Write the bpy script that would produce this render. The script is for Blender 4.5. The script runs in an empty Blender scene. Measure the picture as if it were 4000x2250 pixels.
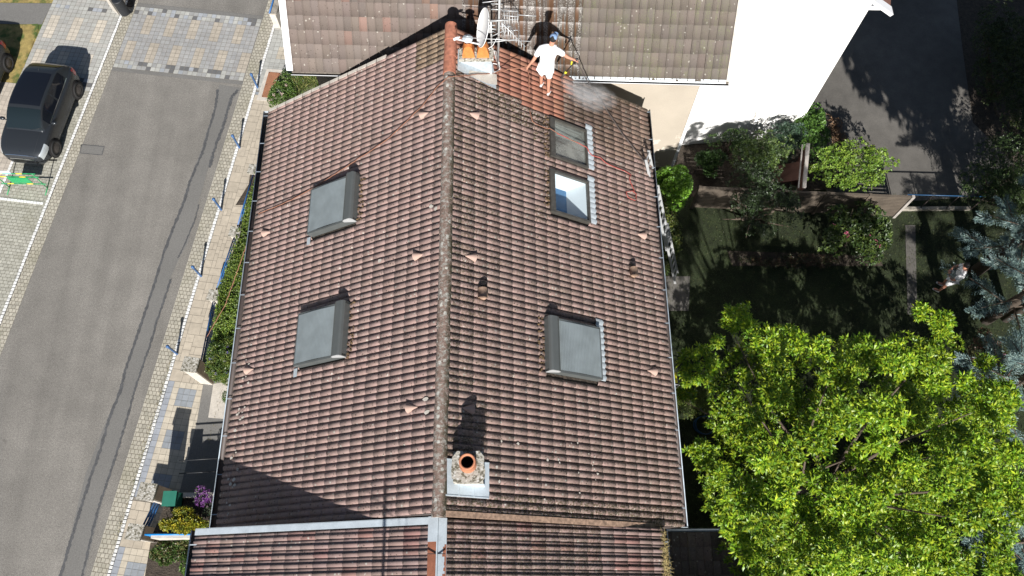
import bpy, bmesh, math, random
import numpy as np
from mathutils import Vector, Matrix
random.seed(7); RNG = np.random.default_rng(7)
SC = bpy.context.scene; COL = SC.collection
# ------------------------------------------------------------------ camera
CAM_H = 24.7; FPX = 3065.0
RM = np.array([[0.99994777, 0.00821742, -0.00607662], [-0.00990316, 0.92599562, -0.37740434], [0.00252563, 0.3774448, 0.92602864]])
cd = bpy.data.cameras.new('camera'); cam = bpy.data.objects.new('camera', cd); COL.objects.link(cam)
cam.matrix_world = Matrix(((*RM[0], 0), (*RM[1], 0), (*RM[2], CAM_H), (0, 0, 0, 1)))
cd.sensor_width = 36; cd.lens = FPX / 4000 * 36; cd.clip_start = .1; cd.clip_end = 3000
SC.camera = cam
# ------------------------------------------------------------------ sky, sun, exposure
SUN = Vector((-0.02, 1.5, -1)).normalized(); ELEV = math.asin(-SUN.z)
w = bpy.data.worlds.new('World'); SC.world = w; w.use_nodes = True; nt = w.node_tree
sky = nt.nodes.new('ShaderNodeTexSky'); sky.sky_type = 'NISHITA'; sky.sun_disc = False
sky.sun_elevation = ELEV; sky.sun_rotation = math.radians(180); sky.altitude = 200
bg = nt.nodes['Background']; nt.links.new(sky.outputs[0], bg.inputs[0]); bg.inputs[1].default_value = .045
sd = bpy.data.lights.new('sun', 'SUN'); sd.energy = 5.0; sd.angle = math.radians(.5); sd.color = (1, .965, .925)
so = bpy.data.objects.new('sun', sd); COL.objects.link(so); so.rotation_euler = SUN.to_track_quat('-Z', 'Y').to_euler()
SC.view_settings.view_transform = 'Standard'; SC.view_settings.look = 'None'; SC.view_settings.exposure = .6; SC.view_settings.gamma = 1

# ------------------------------------------------------------------ photo geometry helpers
def ray(q): return RM @ np.array([q[0] - 2000., -(q[1] - 1125.), -FPX])
CC = np.array([0, 0, CAM_H])
def up(q, z=0.):
    v = ray(q); return CC + v * ((z - CAM_H) / v[2])
def upl(q, n, d):
    v = ray(q); n = np.array(n, float); return CC + v * ((d - n @ CC) / (n @ v))
SU = np.array([.1366, 1., 0]); SU /= np.linalg.norm(SU); SV = np.array([SU[1], -SU[0], 0]); SO = np.array([-12.01, 0, 0])
def st(s, t, z=0.): p = SO + SU * s + SV * t; return np.array([p[0], p[1], z])
STREET_ANG = -math.atan(.1366)

# ------------------------------------------------------------------ materials
def mat(name, col, rough=.8, metal=0., spec=.5, noise=None, bump=None, attr=False, extra=None, emit=None, trans=0.):
    m = bpy.data.materials.new(name); m.use_nodes = True; t = m.node_tree; N = t.nodes; L = t.links
    b = N['Principled BSDF']; b.inputs['Roughness'].default_value = rough; b.inputs['Metallic'].default_value = metal
    b.inputs['Specular IOR Level'].default_value = spec; b.inputs['Base Color'].default_value = (*col, 1)
    tc = N.new('ShaderNodeTexCoord'); out = None
    if attr:
        a = N.new('ShaderNodeAttribute'); a.attribute_name = 'col'; out = a.outputs['Color']
    if noise:   # list of (scale, strength, [contrast])
        for nz in noise:
            tn = N.new('ShaderNodeTexNoise'); tn.inputs['Scale'].default_value = nz[0]; tn.inputs['Detail'].default_value = 6
            L.new(tc.outputs['Object'], tn.inputs['Vector'])
            mr = N.new('ShaderNodeMapRange'); mr.inputs[1].default_value = .3; mr.inputs[2].default_value = .7
            mr.inputs[3].default_value = 1 - nz[1]; mr.inputs[4].default_value = 1 + nz[1]; L.new(tn.outputs['Fac'], mr.inputs[0])
            mx = N.new('ShaderNodeVectorMath'); mx.operation = 'SCALE'
            if out: L.new(out, mx.inputs[0])
            else: mx.inputs[0].default_value = col
            L.new(mr.outputs[0], mx.inputs['Scale']); out = mx.outputs[0]
    if extra: out = extra(m, N, L, tc, out, b)
    if out: L.new(out, b.inputs['Base Color'])
    if bump:
        tn = N.new('ShaderNodeTexNoise'); tn.inputs['Scale'].default_value = bump[0]; tn.inputs['Detail'].default_value = 4; L.new(tc.outputs['Object'], tn.inputs['Vector'])
        bp = N.new('ShaderNodeBump'); bp.inputs['Strength'].default_value = bump[1]; bp.inputs['Distance'].default_value = bump[2]
        L.new(tn.outputs['Fac'], bp.inputs['Height']); L.new(bp.outputs[0], b.inputs['Normal'])
    if trans:
        tr = N.new('ShaderNodeBsdfTranslucent'); ms = N.new('ShaderNodeMixShader'); ms.inputs[0].default_value = trans
        if out: L.new(out, tr.inputs[0])
        else: tr.inputs[0].default_value = (*col, 1)
        L.new(b.outputs[0], ms.inputs[1]); L.new(tr.outputs[0], ms.inputs[2]); L.new(ms.outputs[0], N['Material Output'].inputs[0])
    return m
def mixc(N, L, fac, a, bcol):
    mx = N.new('ShaderNodeMix'); mx.data_type = 'RGBA'; L.new(fac, mx.inputs[0])
    if isinstance(a, tuple): mx.inputs[6].default_value = (*a, 1)
    else: L.new(a, mx.inputs[6])
    if isinstance(bcol, tuple): mx.inputs[7].default_value = (*bcol, 1)
    else: L.new(bcol, mx.inputs[7])
    return mx.outputs[2]
def rng_(N, L, src, a, b, c=0., d=1.):
    mr = N.new('ShaderNodeMapRange'); L.new(src, mr.inputs[0]); mr.inputs[1].default_value = a; mr.inputs[2].default_value = b; mr.inputs[3].default_value = c; mr.inputs[4].default_value = d
    return mr.outputs[0]
def mul(N, L, a, b):
    m = N.new('ShaderNodeMath'); m.operation = 'MULTIPLY'; m.use_clamp = True; L.new(a, m.inputs[0])
    if isinstance(b, float): m.inputs[1].default_value = b
    else: L.new(b, m.inputs[1])
    return m.outputs[0]
def noi(N, L, tc, scale, detail=4, rough=.6):
    n = N.new('ShaderNodeTexNoise'); n.inputs['Scale'].default_value = scale; n.inputs['Detail'].default_value = detail; n.inputs['Roughness'].default_value = rough
    L.new(tc.outputs['Object'], n.inputs['Vector']); return n.outputs['Fac']
def spots(N, L, tc, scale, size, jit=3., thr=.5):
    """round spots of random presence and uneven outline"""
    v = N.new('ShaderNodeTexVoronoi'); v.inputs['Scale'].default_value = scale
    nv = N.new('ShaderNodeTexNoise'); nv.inputs['Scale'].default_value = scale * jit; L.new(tc.outputs['Object'], nv.inputs['Vector'])
    ad = N.new('ShaderNodeVectorMath'); ad.operation = 'MULTIPLY_ADD'; L.new(nv.outputs['Color'], ad.inputs[0]); ad.inputs[1].default_value = (.5 / scale,) * 3; L.new(tc.outputs['Object'], ad.inputs[2])
    L.new(ad.outputs[0], v.inputs['Vector'])
    d = rng_(N, L, v.outputs['Distance'], size, size * .7)
    sp = N.new('ShaderNodeSeparateColor'); L.new(v.outputs['Color'], sp.inputs[0])
    p = rng_(N, L, sp.outputs[0], thr, thr + .02); return mul(N, L, d, p)

def tile_extra(white=.62, dark=.5, mossy=True):
    def f(m, N, L, tc, out, b):
        d = N.new('ShaderNodeAttribute'); d.attribute_name = 'dirt'; dirt = d.outputs['Fac']
        g = noi(N, L, tc, 9); out = mixc(N, L, mul(N, L, mul(N, L, rng_(N, L, g, .45, .7), dirt), .4), out, (.15, .12, .10))
        big = noi(N, L, tc, 1.3); out = mixc(N, L, mul(N, L, mul(N, L, rng_(N, L, big, .5, .7), dirt), .3), out, (.2, .165, .14))
        fine = noi(N, L, tc, 60, 3); out = mixc(N, L, mul(N, L, mul(N, L, rng_(N, L, fine, .55, .7), dirt), .25), out, (.42, .36, .29))
        out = mixc(N, L, mul(N, L, spots(N, L, tc, 16, .3, thr=dark), dirt), out, (.05, .038, .028))
        out = mixc(N, L, mul(N, L, spots(N, L, tc, 11, .28, thr=white), dirt), out, (.5, .48, .42))
        ms = N.new('ShaderNodeAttribute'); ms.attribute_name = 'moss'
        mm = mul(N, L, rng_(N, L, noi(N, L, tc, 22, 5), .44, .56), ms.outputs['Fac']); out = mixc(N, L, mm, out, (.065, .05, .02))
        mw = mul(N, L, rng_(N, L, noi(N, L, tc, 30, 5), .58, .64), ms.outputs['Fac']); out = mixc(N, L, mw, out, (.36, .33, .27))
        we = N.new('ShaderNodeAttribute'); we.attribute_name = 'wet'
        sc = N.new('ShaderNodeVectorMath'); sc.operation = 'SCALE'; L.new(out, sc.inputs[0]); L.new(rng_(N, L, we.outputs['Fac'], 0, 1, 1, .5), sc.inputs['Scale'])
        L.new(rng_(N, L, we.outputs['Fac'], 0, 1, .85, .3), b.inputs['Roughness'])
        return sc.outputs[0]
    return f
M = {}
M['tile'] = mat('clay_tile', (.3, .2, .16), .85, attr=True, extra=tile_extra(.8, .55), bump=(70, .5, .006))
M['tileN'] = mat('grey_brown_tile', (.3, .25, .2), .7, attr=True, extra=tile_extra(.85, .8), bump=(60, .35, .005))
def lichen(m, N, L, tc, out, b):
    out = mixc(N, L, mul(N, L, rng_(N, L, noi(N, L, tc, 14, 6, .7), .5, .58), .8), out, (.12, .09, .065))
    out = mixc(N, L, mul(N, L, rng_(N, L, noi(N, L, tc, 11, 6, .75), .5, .57), .8), out, (.36, .35, .31))
    out = mixc(N, L, spots(N, L, tc, 9, .4, thr=.55), out, (.5, .49, .44))
    s = N.new('ShaderNodeSeparateXYZ'); L.new(tc.outputs['Object'], s.inputs[0])
    side = rng_(N, L, s.outputs[0], .02, .13)
    out = mixc(N, L, mul(N, L, mul(N, L, side, rng_(N, L, noi(N, L, tc, 5, 5, .7), .42, .5)), .95), out, (.035, .032, .01)); return out
M['ridge_old'] = mat('lichen_ridge', (.23, .16, .13), .9, extra=lambda m, N, L, tc, o, b: lichen(m, N, L, tc, (.23, .16, .13), b), bump=(40, .8, .02))
M['ridge_clean'] = mat('clean_ridge', (.40, .16, .10), .8, noise=[(12, .25), (3, .15)], bump=(50, .3, .004))
def wear(m, N, L, tc, o, b):
    mp = N.new('ShaderNodeMapping'); mp.inputs['Rotation'].default_value = (0, 0, math.atan(.1366)); mp.inputs['Scale'].default_value = (1.3, .07, 1); L.new(tc.outputs['Object'], mp.inputs[0])
    n = N.new('ShaderNodeTexNoise'); n.inputs['Scale'].default_value = 1; n.inputs['Detail'].default_value = 3; L.new(mp.outputs[0], n.inputs['Vector'])
    sc = N.new('ShaderNodeVectorMath'); sc.operation = 'SCALE'; L.new(o, sc.inputs[0]); L.new(rng_(N, L, n.outputs['Fac'], .35, .65, .9, 1.1), sc.inputs['Scale'])
    return mixc(N, L, mul(N, L, spots(N, L, tc, 1.1, .10, thr=.75), .35), sc.outputs[0], (.06, .055, .05))
M['asphalt'] = mat('asphalt', (.2, .188, .168), .9, extra=wear, noise=[(14, .12), (40, .38), (110, .35), (.35, .12), (1.6, .08)], bump=(110, .7, .006))
M['asphalt_dark'] = mat('asphalt_patch', (.168, .163, .152), .9, noise=[(25, .14), (70, .2), (.5, .08)], bump=(120, .5, .005))
M['seal'] = mat('bitumen_seal', (.085, .086, .088), .7, noise=[(30, .25), (6, .2)])
M['driveway'] = mat('old_asphalt', (.12, .112, .10), .95, noise=[(40, .15), (.4, .2), (3, .12)], bump=(90, .5, .006))
def brick(scale_w, scale_h, c1, c2, mortar, ms=.012, bias=0., var=.25, offset=.5):
    def f(m, N, L, tc, out, b):
        uv = N.new('ShaderNodeUVMap'); uv.uv_map = 'uv'; br = N.new('ShaderNodeTexBrick'); L.new(uv.outputs[0], br.inputs['Vector'])
        nz = N.new('ShaderNodeTexNoise'); nz.inputs['Scale'].default_value = 9; L.new(uv.outputs[0], nz.inputs['Vector'])
        ad = N.new('ShaderNodeVectorMath'); ad.operation = 'MULTIPLY_ADD'; L.new(nz.outputs['Color'], ad.inputs[0]); ad.inputs[1].default_value = (.03, .03, 0); L.new(uv.outputs[0], ad.inputs[2]); L.new(ad.outputs[0], br.inputs['Vector'])
        br.inputs['Color1'].default_value = (*c1, 1); br.inputs['Color2'].default_value = (*c2, 1); br.inputs['Mortar'].default_value = (*mortar, 1)
        br.inputs['Scale'].default_value = 1; br.inputs['Mortar Size'].default_value = ms; br.inputs['Brick Width'].default_value = scale_w; br.inputs['Row Height'].default_value = scale_h
        br.inputs['Bias'].default_value = bias; br.offset = offset; br.inputs['Mortar Smooth'].default_value = .3
        o = br.outputs['Color']; g = noi(N, L, tc, 6); sc = N.new('ShaderNodeVectorMath'); sc.operation = 'SCALE'; L.new(o, sc.inputs[0]); L.new(rng_(N, L, g, .3, .7, 1 - var, 1 + var), sc.inputs['Scale'])
        g2 = noi(N, L, tc, .9); o2 = mixc(N, L, mul(N, L, rng_(N, L, g2, .5, .72), .4), sc.outputs[0], (.2, .19, .12))
        bp = N.new('ShaderNodeBump'); bp.inputs['Strength'].default_value = .8; bp.inputs['Distance'].default_value = .015; bp.invert = True; L.new(br.outputs['Fac'], bp.inputs['Height']); L.new(bp.outputs[0], b.inputs['Normal'])
        return o2
    return f
M['setts'] = mat('setts', (.3, .3, .3), .9, extra=brick(.125, .135, (.45, .42, .345), (.35, .33, .27), (.18, .155, .12), .009, var=.15))
M['bay'] = mat('bay_setts', (.3, .3, .3), .9, extra=brick(.16, .12, (.42, .41, .35), (.33, .32, .27), (.2, .19, .145), .008, var=.18))
M['paver'] = mat('paver', (.3, .3, .3), .85, attr=True, noise=[(7, .1), (90, .12), (.8, .08)], bump=(120, .3, .003))
M['joint'] = mat('paving_joint', (.2, .18, .15), .95, noise=[(20, .3)])
M['soil'] = mat('soil', (.055, .043, .032), .95, noise=[(8, .35), (50, .3)], bump=(20, .9, .04))
M['lawn'] = mat('lawn', (.024, .035, .011), .95, noise=[(3, .35), (30, .4), (120, .3)], bump=(60, 1, .04))
M['dry_lawn'] = mat('dry_lawn', (.38, .29, .10), .95, noise=[(4, .3), (60, .4)], extra=lambda m, N, L, tc, o, b: mixc(N, L, rng_(N, L, noi(N, L, tc, 1.6, 5), .48, .6), o, (.09, .14, .03)), bump=(60, 1, .04))
M['white_wall'] = mat('white_render', (.86, .86, .84), .85, noise=[(2, .02)])
def beige(m, N, L, tc, o, b):
    s = N.new('ShaderNodeSeparateXYZ'); L.new(tc.outputs['Object'], s.inputs[0])
    low = rng_(N, L, s.outputs[2], 3.9, 2.9); p = mul(N, L, rng_(N, L, noi(N, L, tc, 2.6, 3), .57, .585), low)
    o = mixc(N, L, p, o, (.72, .66, .56)); return mixc(N, L, mul(N, L, rng_(N, L, noi(N, L, tc, 1.2, 6), .5, .8), .35), o, (.36, .31, .25))
M['beige_wall'] = mat('beige_render', (.43, .38, .31), .9, noise=[(1.5, .06), (40, .05)], extra=beige)
M['cream_wall'] = mat('cream_render', (.5, .46, .4), .9, noise=[(1.5, .06)])
M['zinc'] = mat('zinc', (.50, .56, .60), .45, metal=.12, noise=[(4, .12), (30, .06)])
M['zinc_old'] = mat('old_zinc', (.36, .42, .47), .6, metal=.3, noise=[(5, .2), (30, .1)])
M['lead'] = mat('wavy_flashing', (.45, .5, .53), .45, metal=.1, noise=[(12, .15)])
M['white_metal'] = mat('white_metal', (.8, .81, .82), .45, noise=[(5, .03)])
M['concrete'] = mat('concrete', (.30, .275, .23), .95, noise=[(6, .35), (30, .3)], bump=(25, .7, .015))
def conc(m, N, L, tc, o, b):
    o = mixc(N, L, rng_(N, L, noi(N, L, tc, 13, 6, .7), .5, .55), (.40, .38, .33), (.13, .12, .085)); o = mixc(N, L, spots(N, L, tc, 14, .4, thr=.5), o, (.55, .54, .5)); return o
M['lichen_concrete'] = mat('lichen_concrete', (.3, .28, .24), .95, extra=conc, bump=(25, .9, .02))
M['pale_stone'] = mat('pale_stone', (.52, .48, .42), .9, noise=[(5, .15), (40, .1)], bump=(40, .4, .01))
M['brown_stone'] = mat('brown_render', (.22, .17, .12), .9, noise=[(6, .2), (60, .15)])
M['blue'] = mat('blue_paint', (.035, .13, .33), .4, noise=[(8, .12)])
M['blue_bright'] = mat('bright_blue_paint', (.02, .25, .62), .4, noise=[(8, .1)])
M['blue_bollard'] = mat('bollard_paint', (.045, .12, .28), .45, noise=[(8, .15)])
M['green_plastic'] = mat('green_plastic', (.03, .17, .12), .45, noise=[(5, .1)])
M['barrier_green'] = mat('barrier_green', (.02, .28, .10), .5, noise=[(5, .1)])
M['barrier_yellow'] = mat('barrier_yellow', (.75, .62, .05), .5)
M['paper'] = mat('pale_blue_sheet', (.5, .58, .75), .6, noise=[(9, .12)])
M['wood'] = mat('weathered_wood', (.10, .08, .06), .85, noise=[(3, .25), (40, .2)])
M['wood_pale'] = mat('pale_timber', (.36, .33, .3), .8, noise=[(3, .15), (40, .15)])
M['wood_red'] = mat('red_brown_boards', (.16, .075, .055), .8, noise=[(5, .25)])
M['plate'] = mat('rusty_chequer_plate', (.36, .17, .095), .75, metal=.2, noise=[(3, .15), (60, .2)])
M['iron'] = mat('cast_iron', (.13, .11, .09), .7, metal=.3, noise=[(20, .3)])
M['dark'] = mat('dark_plastic', (.02, .022, .025), .55)
M['black'] = mat('hollow_black', (.006, .005, .005), .95)  # flat black stands for the shade inside flues, cowls, slots and wheel arches
M['pot'] = mat('terracotta', (.47, .19, .10), .75, noise=[(10, .2), (60, .1)])
M['pot_orange'] = mat('orange_terracotta', (.58, .20, .05), .7, noise=[(9, .2), (50, .1)])
M['vent_clay'] = mat('pale_new_clay', (.42, .29, .235), .8, noise=[(10, .06)])
M['vent_old'] = mat('mossy_clay', (.30, .20, .14), .9, noise=[(14, .45)])
M['shutter'] = mat('grey_shutter', (.115, .125, .122), .45, metal=.2, noise=[(3, .08)])
def slatm(m, N, L, tc, o, b):
    return o
M['slats'] = mat('shutter_slats', (.36, .41, .42), .36, metal=.45, noise=[(3, .12)])
M['frame'] = mat('window_frame', (.085, .08, .07), .45, metal=.3, noise=[(10, .2)])
M['glass'] = mat('window_glass', (.05, .07, .085), .05, spec=1.0, noise=[(1.4, .5)])
M['glass_pale'] = mat('dusty_glass', (.26, .27, .235), .12, spec=1.0, noise=[(2, .35), (14, .15)])
M['blind_blue'] = mat('blue_blind', (.12, .25, .43), .7, noise=[(3, .12)])
M['room_side'] = mat('room_side', (.2, .21, .2), .8); M['room_dark'] = mat('room_floor', (.05, .08, .12), .6)
M['reveal'] = mat('white_reveal', (.8, .8, .8), .6)
M['moss'] = mat('moss', (.13, .085, .045), 1, noise=[(20, .6), (60, .4)], bump=(40, 1, .04))
M['car'] = mat('anthracite_paint', (.035, .04, .046), .24, metal=.4, spec=.7)
M['car_glass'] = mat('car_glass', (.008, .010, .015), .05, spec=.4)
M['car_glass2'] = mat('windscreen_glass', (.010, .016, .018), .05, spec=.8)
M['chrome'] = mat('chrome', (.7, .72, .75), .15, metal=1.)
M['lamp'] = mat('headlight_lens', (.55, .6, .62), .1, metal=.4, spec=1.)
M['red_lamp'] = mat('tail_lamp', (.5, .01, .02), .2, spec=1.)
M['tyre'] = mat('tyre_rubber', (.02, .02, .02), .85)
M['rim'] = mat('wheel_cover', (.09, .08, .075), .5, metal=.4)
M['skin'] = mat('skin', (.50, .24, .16), .6, noise=[(10, .08)])
M['shirt'] = mat('white_cotton', (.84, .84, .84), .9, bump=(14, .5, .02))
M['cap'] = mat('blue_cap', (.22, .33, .52), .9, noise=[(14, .15)])
M['hair'] = mat('dark_hair', (.012, .01, .009), .8)
M['shoe'] = mat('shoe_white', (.7, .68, .66), .7)
M['strap'] = mat('red_strap', (.25, .03, .03), .7)
M['rope'] = mat('orange_rope', (.26, .12, .075), .8, noise=[(40, .3)])
M['rope_red'] = mat('red_rope', (.4, .075, .06), .7, noise=[(40, .2)])
M['hose'] = mat('grey_hose', (.07, .055, .05), .6)
M['hose_blue'] = mat('blue_hose', (.012, .06, .14), .5)
M['yellow'] = mat('yellow_plastic', (.75, .7, .03), .5)
M['alu'] = mat('aluminium', (.42, .43, .43), .5, metal=.15, noise=[(6, .1)])
M['mast'] = mat('galvanised', (.55, .56, .56), .45, metal=.4, noise=[(9, .15)])
M['white_plastic'] = mat('white_plastic', (.82, .82, .8), .5)
M['bark'] = mat('bark', (.10, .075, .055), .95, noise=[(20, .3)])
M['straw'] = mat('dry_straw', (.42, .33, .15), .9, attr=True)
def leafm(name, rough=.45, trans=.35, spec=.5): return mat(name, (.1, .2, .03), rough, attr=True, trans=trans, spec=spec)
M['leaf'] = leafm('leaves', trans=.17); M['petal'] = leafm('petals', .7, .3)
M['rust_metal'] = mat('rusted_copper', (.30, .115, .065), .6, metal=.1, noise=[(4, .2), (30, .15)])
M['mist'] = None

# ------------------------------------------------------------------ builders
class MB:
    def __init__(s): s.v = []; s.f = []; s.c = []; s.m = []; s.sm = []
    def add(s, V, F, col=None, mi=0, smooth=False):
        o = len(s.v); s.v.extend([tuple(map(float, p)) for p in V])
        for f in F: s.f.append([o + i for i in f]); s.c.append(col); s.m.append(mi); s.sm.append(smooth)
        return s
    def box(s, c, size, rz=0., rx=0., ry=0., **k):
        R = Matrix.Rotation(rz, 3, 'Z') @ Matrix.Rotation(ry, 3, 'Y') @ Matrix.Rotation(rx, 3, 'X')
        V = [Vector(c) + R @ Vector((sx * size[0] / 2, sy * size[1] / 2, sz * size[2] / 2)) for sx in (-1, 1) for sy in (-1, 1) for sz in (-1, 1)]
        return s.add(V, [(0, 1, 3, 2), (4, 6, 7, 5), (0, 4, 5, 1), (2, 3, 7, 6), (0, 2, 6, 4), (1, 5, 7, 3)], **k)
    def prism(s, poly, z0, z1, **k):
        n = len(poly); V = [(p[0], p[1], z0) for p in poly] + [(p[0], p[1], z1) for p in poly]
        a = sum(poly[i][0] * poly[(i + 1) % n][1] - poly[(i + 1) % n][0] * poly[i][1] for i in range(n))
        F = [tuple(range(n, 2 * n)), tuple(range(n - 1, -1, -1))] + [(i, (i + 1) % n, n + (i + 1) % n, n + i) for i in range(n)]
        if a < 0: F = [tuple(reversed(f)) for f in F]
        return s.add(V, F, **k)
    def frame(s, o, ax, hx, ay, hy, az, hz, **k):   # oriented box by axes and half sizes
        o, ax, ay, az = map(Vector, (o, ax, ay, az))
        V = [o + ax * (sx * hx) + ay * (sy * hy) + az * (sz * hz) for sx in (-1, 1) for sy in (-1, 1) for sz in (-1, 1)]
        return s.add(V, [(0, 1, 3, 2), (4, 6, 7, 5), (0, 4, 5, 1), (2, 3, 7, 6), (0, 2, 6, 4), (1, 5, 7, 3)], **k)
    def tube(s, pts, r, n=8, cap=True, **k):
        pts = [Vector(p) for p in pts]; rs = r if isinstance(r, (list, tuple)) else [r] * len(pts); V = []; k.setdefault('smooth', True)
        prev = None
        for i, p in enumerate(pts):
            d = (pts[min(i + 1, len(pts) - 1)] - pts[max(i - 1, 0)]).normalized()
            if prev is None: a = d.orthogonal().normalized()
            else: a = (prev - d * prev.dot(d)); a = a.normalized() if a.length > 1e-5 else d.orthogonal().normalized()
            prev = a; b = d.cross(a)
            V += [p + (a * math.cos(2 * math.pi * j / n) + b * math.sin(2 * math.pi * j / n)) * rs[i] for j in range(n)]
        F = [(i * n + j, i * n + (j + 1) % n, (i + 1) * n + (j + 1) % n, (i + 1) * n + j) for i in range(len(pts) - 1) for j in range(n)]
        if cap: F += [tuple(range(n - 1, -1, -1)), tuple((len(pts) - 1) * n + j for j in range(n))]
        return s.add(V, F, **k)
    def lathe(s, c, prof, n=20, axis=(0, 0, 1), **k):
        c = Vector(c); az = Vector(axis).normalized(); ax = az.orthogonal().normalized(); ay = az.cross(ax); V = []; k.setdefault('smooth', True)
        for r, z in prof: V += [c + az * z + (ax * math.cos(2 * math.pi * j / n) + ay * math.sin(2 * math.pi * j / n)) * r for j in range(n)]
        F = [(i * n + j, i * n + (j + 1) % n, (i + 1) * n + (j + 1) % n, (i + 1) * n + j) for i in range(len(prof) - 1) for j in range(n)]
        return s.add(V, F, **k)
    def sphere(s, c, r, n=12, m=8, **k):
        rr = r if isinstance(r, (tuple, list)) else (r, r, r); c = Vector(c); k.setdefault('smooth', True)
        V = [c + Vector((rr[0] * math.sin(math.pi * i / m) * math.cos(2 * math.pi * j / n), rr[1] * math.sin(math.pi * i / m) * math.sin(2 * math.pi * j / n), rr[2] * math.cos(math.pi * i / m))) for i in range(m + 1) for j in range(n)]
        F = [(i * n + j, (i + 1) * n + j, (i + 1) * n + (j + 1) % n, i * n + (j + 1) % n) for i in range(m) for j in range(n)]
        return s.add(V, F, **k)
    def build(s, name, m, parent=None, uv=None, world=True):
        V = np.array(s.v, float)
        if parent is not None and world:
            root = parent
            while root is not None:
                V = V - np.array(root.location); root = root.parent
        me = bpy.data.meshes.new(name); me.from_pydata(V.tolist(), [], s.f); ms = m if isinstance(m, (list, tuple)) else [m]
        for x in ms: me.materials.append(x)
        me.polygons.foreach_set('material_index', s.m); me.polygons.foreach_set('use_smooth', s.sm)
        if any(c is not None for c in s.c):
            a = me.attributes.new('col', 'FLOAT_COLOR', 'FACE'); a.data.foreach_set('color', np.array([(*(c if c is not None else (1, 1, 1)), 1) for c in s.c], 'f').ravel())
        if uv:
            l = me.uv_layers.new(name='uv'); vv = np.array(s.v); idx = np.empty(len(me.loops), 'i'); me.loops.foreach_get('vertex_index', idx)
            l.data.foreach_set('uv', np.array(uv(vv[idx]), 'f').ravel())
        me.update(); o = bpy.data.objects.new(name, me); COL.objects.link(o)
        if parent is not None: o.parent = parent
        return o
def fastmesh(name, V, F, m, parent=None, col=None, smooth=False, attrs=None):
    """numpy quads/tris -> object; V in world coordinates"""
    V = np.asarray(V, 'f').copy()
    root = parent
    while root is not None: V -= np.array(root.location, 'f'); root = root.parent
    F = np.asarray(F, 'i'); me = bpy.data.meshes.new(name); k = F.shape[1]
    me.vertices.add(len(V)); me.vertices.foreach_set('co', V.ravel()); me.loops.add(F.size); me.loops.foreach_set('vertex_index', F.ravel())
    me.polygons.add(len(F)); me.polygons.foreach_set('loop_start', np.arange(0, F.size, k, dtype='i')); me.polygons.foreach_set('loop_total', np.full(len(F), k, 'i'))
    me.update(calc_edges=True); me.materials.append(m)
    me.polygons.foreach_set('use_smooth', np.full(len(F), smooth))
    if col is not None:
        a = me.attributes.new('col', 'FLOAT_COLOR', 'FACE'); c = np.ones((len(F), 4), 'f'); c[:, :3] = col; a.data.foreach_set('color', c.ravel())
    for nme, val in (attrs or {}).items():
        a = me.attributes.new(nme, 'FLOAT', 'FACE'); a.data.foreach_set('value', np.asarray(val, 'f'))
    o = bpy.data.objects.new(name, me); COL.objects.link(o)
    if parent is not None: o.parent = parent
    return o
def tag(o, label=None, cat=None, group=None, kind=None):
    if label: o['label'] = label
    if cat: o['category'] = cat
    if group: o['group'] = group
    if kind: o['kind'] = kind
    return o
def empty(name, loc, label, cat, group=None, rz=0.):
    o = bpy.data.objects.new(name, None); COL.objects.link(o); o.location = Vector([float(a) for a in loc]); o.rotation_euler = (0, 0, rz); o.empty_display_size = .2
    bpy.context.view_layer.update(); return tag(o, label, cat, group)
def copy_tree(o, parent=None):
    c = o.copy(); COL.objects.link(c); c.parent = parent
    for ch in list(o.children): copy_tree(ch, c)
    return c
def polymesh(name, pts, z, m, kind='structure', uv=None, label=None, cat=None):
    b = MB(); P = [(p[0], p[1], z) for p in pts]
    a = sum(P[i][0] * P[(i + 1) % len(P)][1] - P[(i + 1) % len(P)][0] * P[i][1] for i in range(len(P)))
    b.add(P, [tuple(range(len(P))) if a > 0 else tuple(reversed(range(len(P))))]); o = b.build(name, m, uv=uv); return tag(o, label, cat, kind=kind)
SUV = lambda V: np.stack([(V - SO) @ SV, (V - SO) @ SU], 1)
SUV90 = lambda V: np.stack([(V - SO) @ SU, (V - SO) @ SV], 1)
def strip(s0, s1, t0, t1, z): return [st(s0, t0, z), st(s0, t1, z), st(s1, t1, z), st(s1, t0, z)]

# ------------------------------------------------------------------ GROUND AND STREET
G = 1.75
polymesh('ground', [(-300, -300), (300, -300), (300, 300), (-300, 300)], -.03, M['soil'])
polymesh('road', strip(-40, 60, -5.64, -.5, 0), 0, M['asphalt'])
polymesh('gutter_setts_right', strip(-40, 60, -.5, -.03, .004), .004, M['setts'], uv=SUV)
polymesh('gutter_setts_left', strip(-40, 60, -6.02, -5.64, .004), .004, M['setts'], uv=SUV)
def white_line(name, t, s0, s1, tj=0.):
    b = MB(); s = s0
    while s < s1:
        l = random.uniform(.105, .135); c = random.uniform(.62, .76); g = .022
        w2 = random.uniform(.045, .052); j = random.uniform(-.004, .004); z = .03; e = .008
        P = [st(s + g / 2, t + j - w2), st(s + g / 2, t + j + w2), st(s + l - g / 2, t + j + w2), st(s + l - g / 2, t + j - w2)]
        Q = [st(s + g / 2 + e, t + j - w2 + e), st(s + g / 2 + e, t + j + w2 - e), st(s + l - g / 2 - e, t + j + w2 - e), st(s + l - g / 2 - e, t + j - w2 + e)]
        V = [(p[0], p[1], 0) for p in P] + [(p[0], p[1], z - e) for p in P] + [(p[0], p[1], z) for p in Q]
        b.add(V, [(0, 1, 5, 4), (1, 2, 6, 5), (2, 3, 7, 6), (3, 0, 4, 7), (4, 5, 9, 8), (5, 6, 10, 9), (6, 7, 11, 10), (7, 4, 8, 11), (8, 9, 10, 11)], col=(c, c, c * .97))
        s += l
    return tag(b.build(name, M['paver']), kind='structure')
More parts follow.
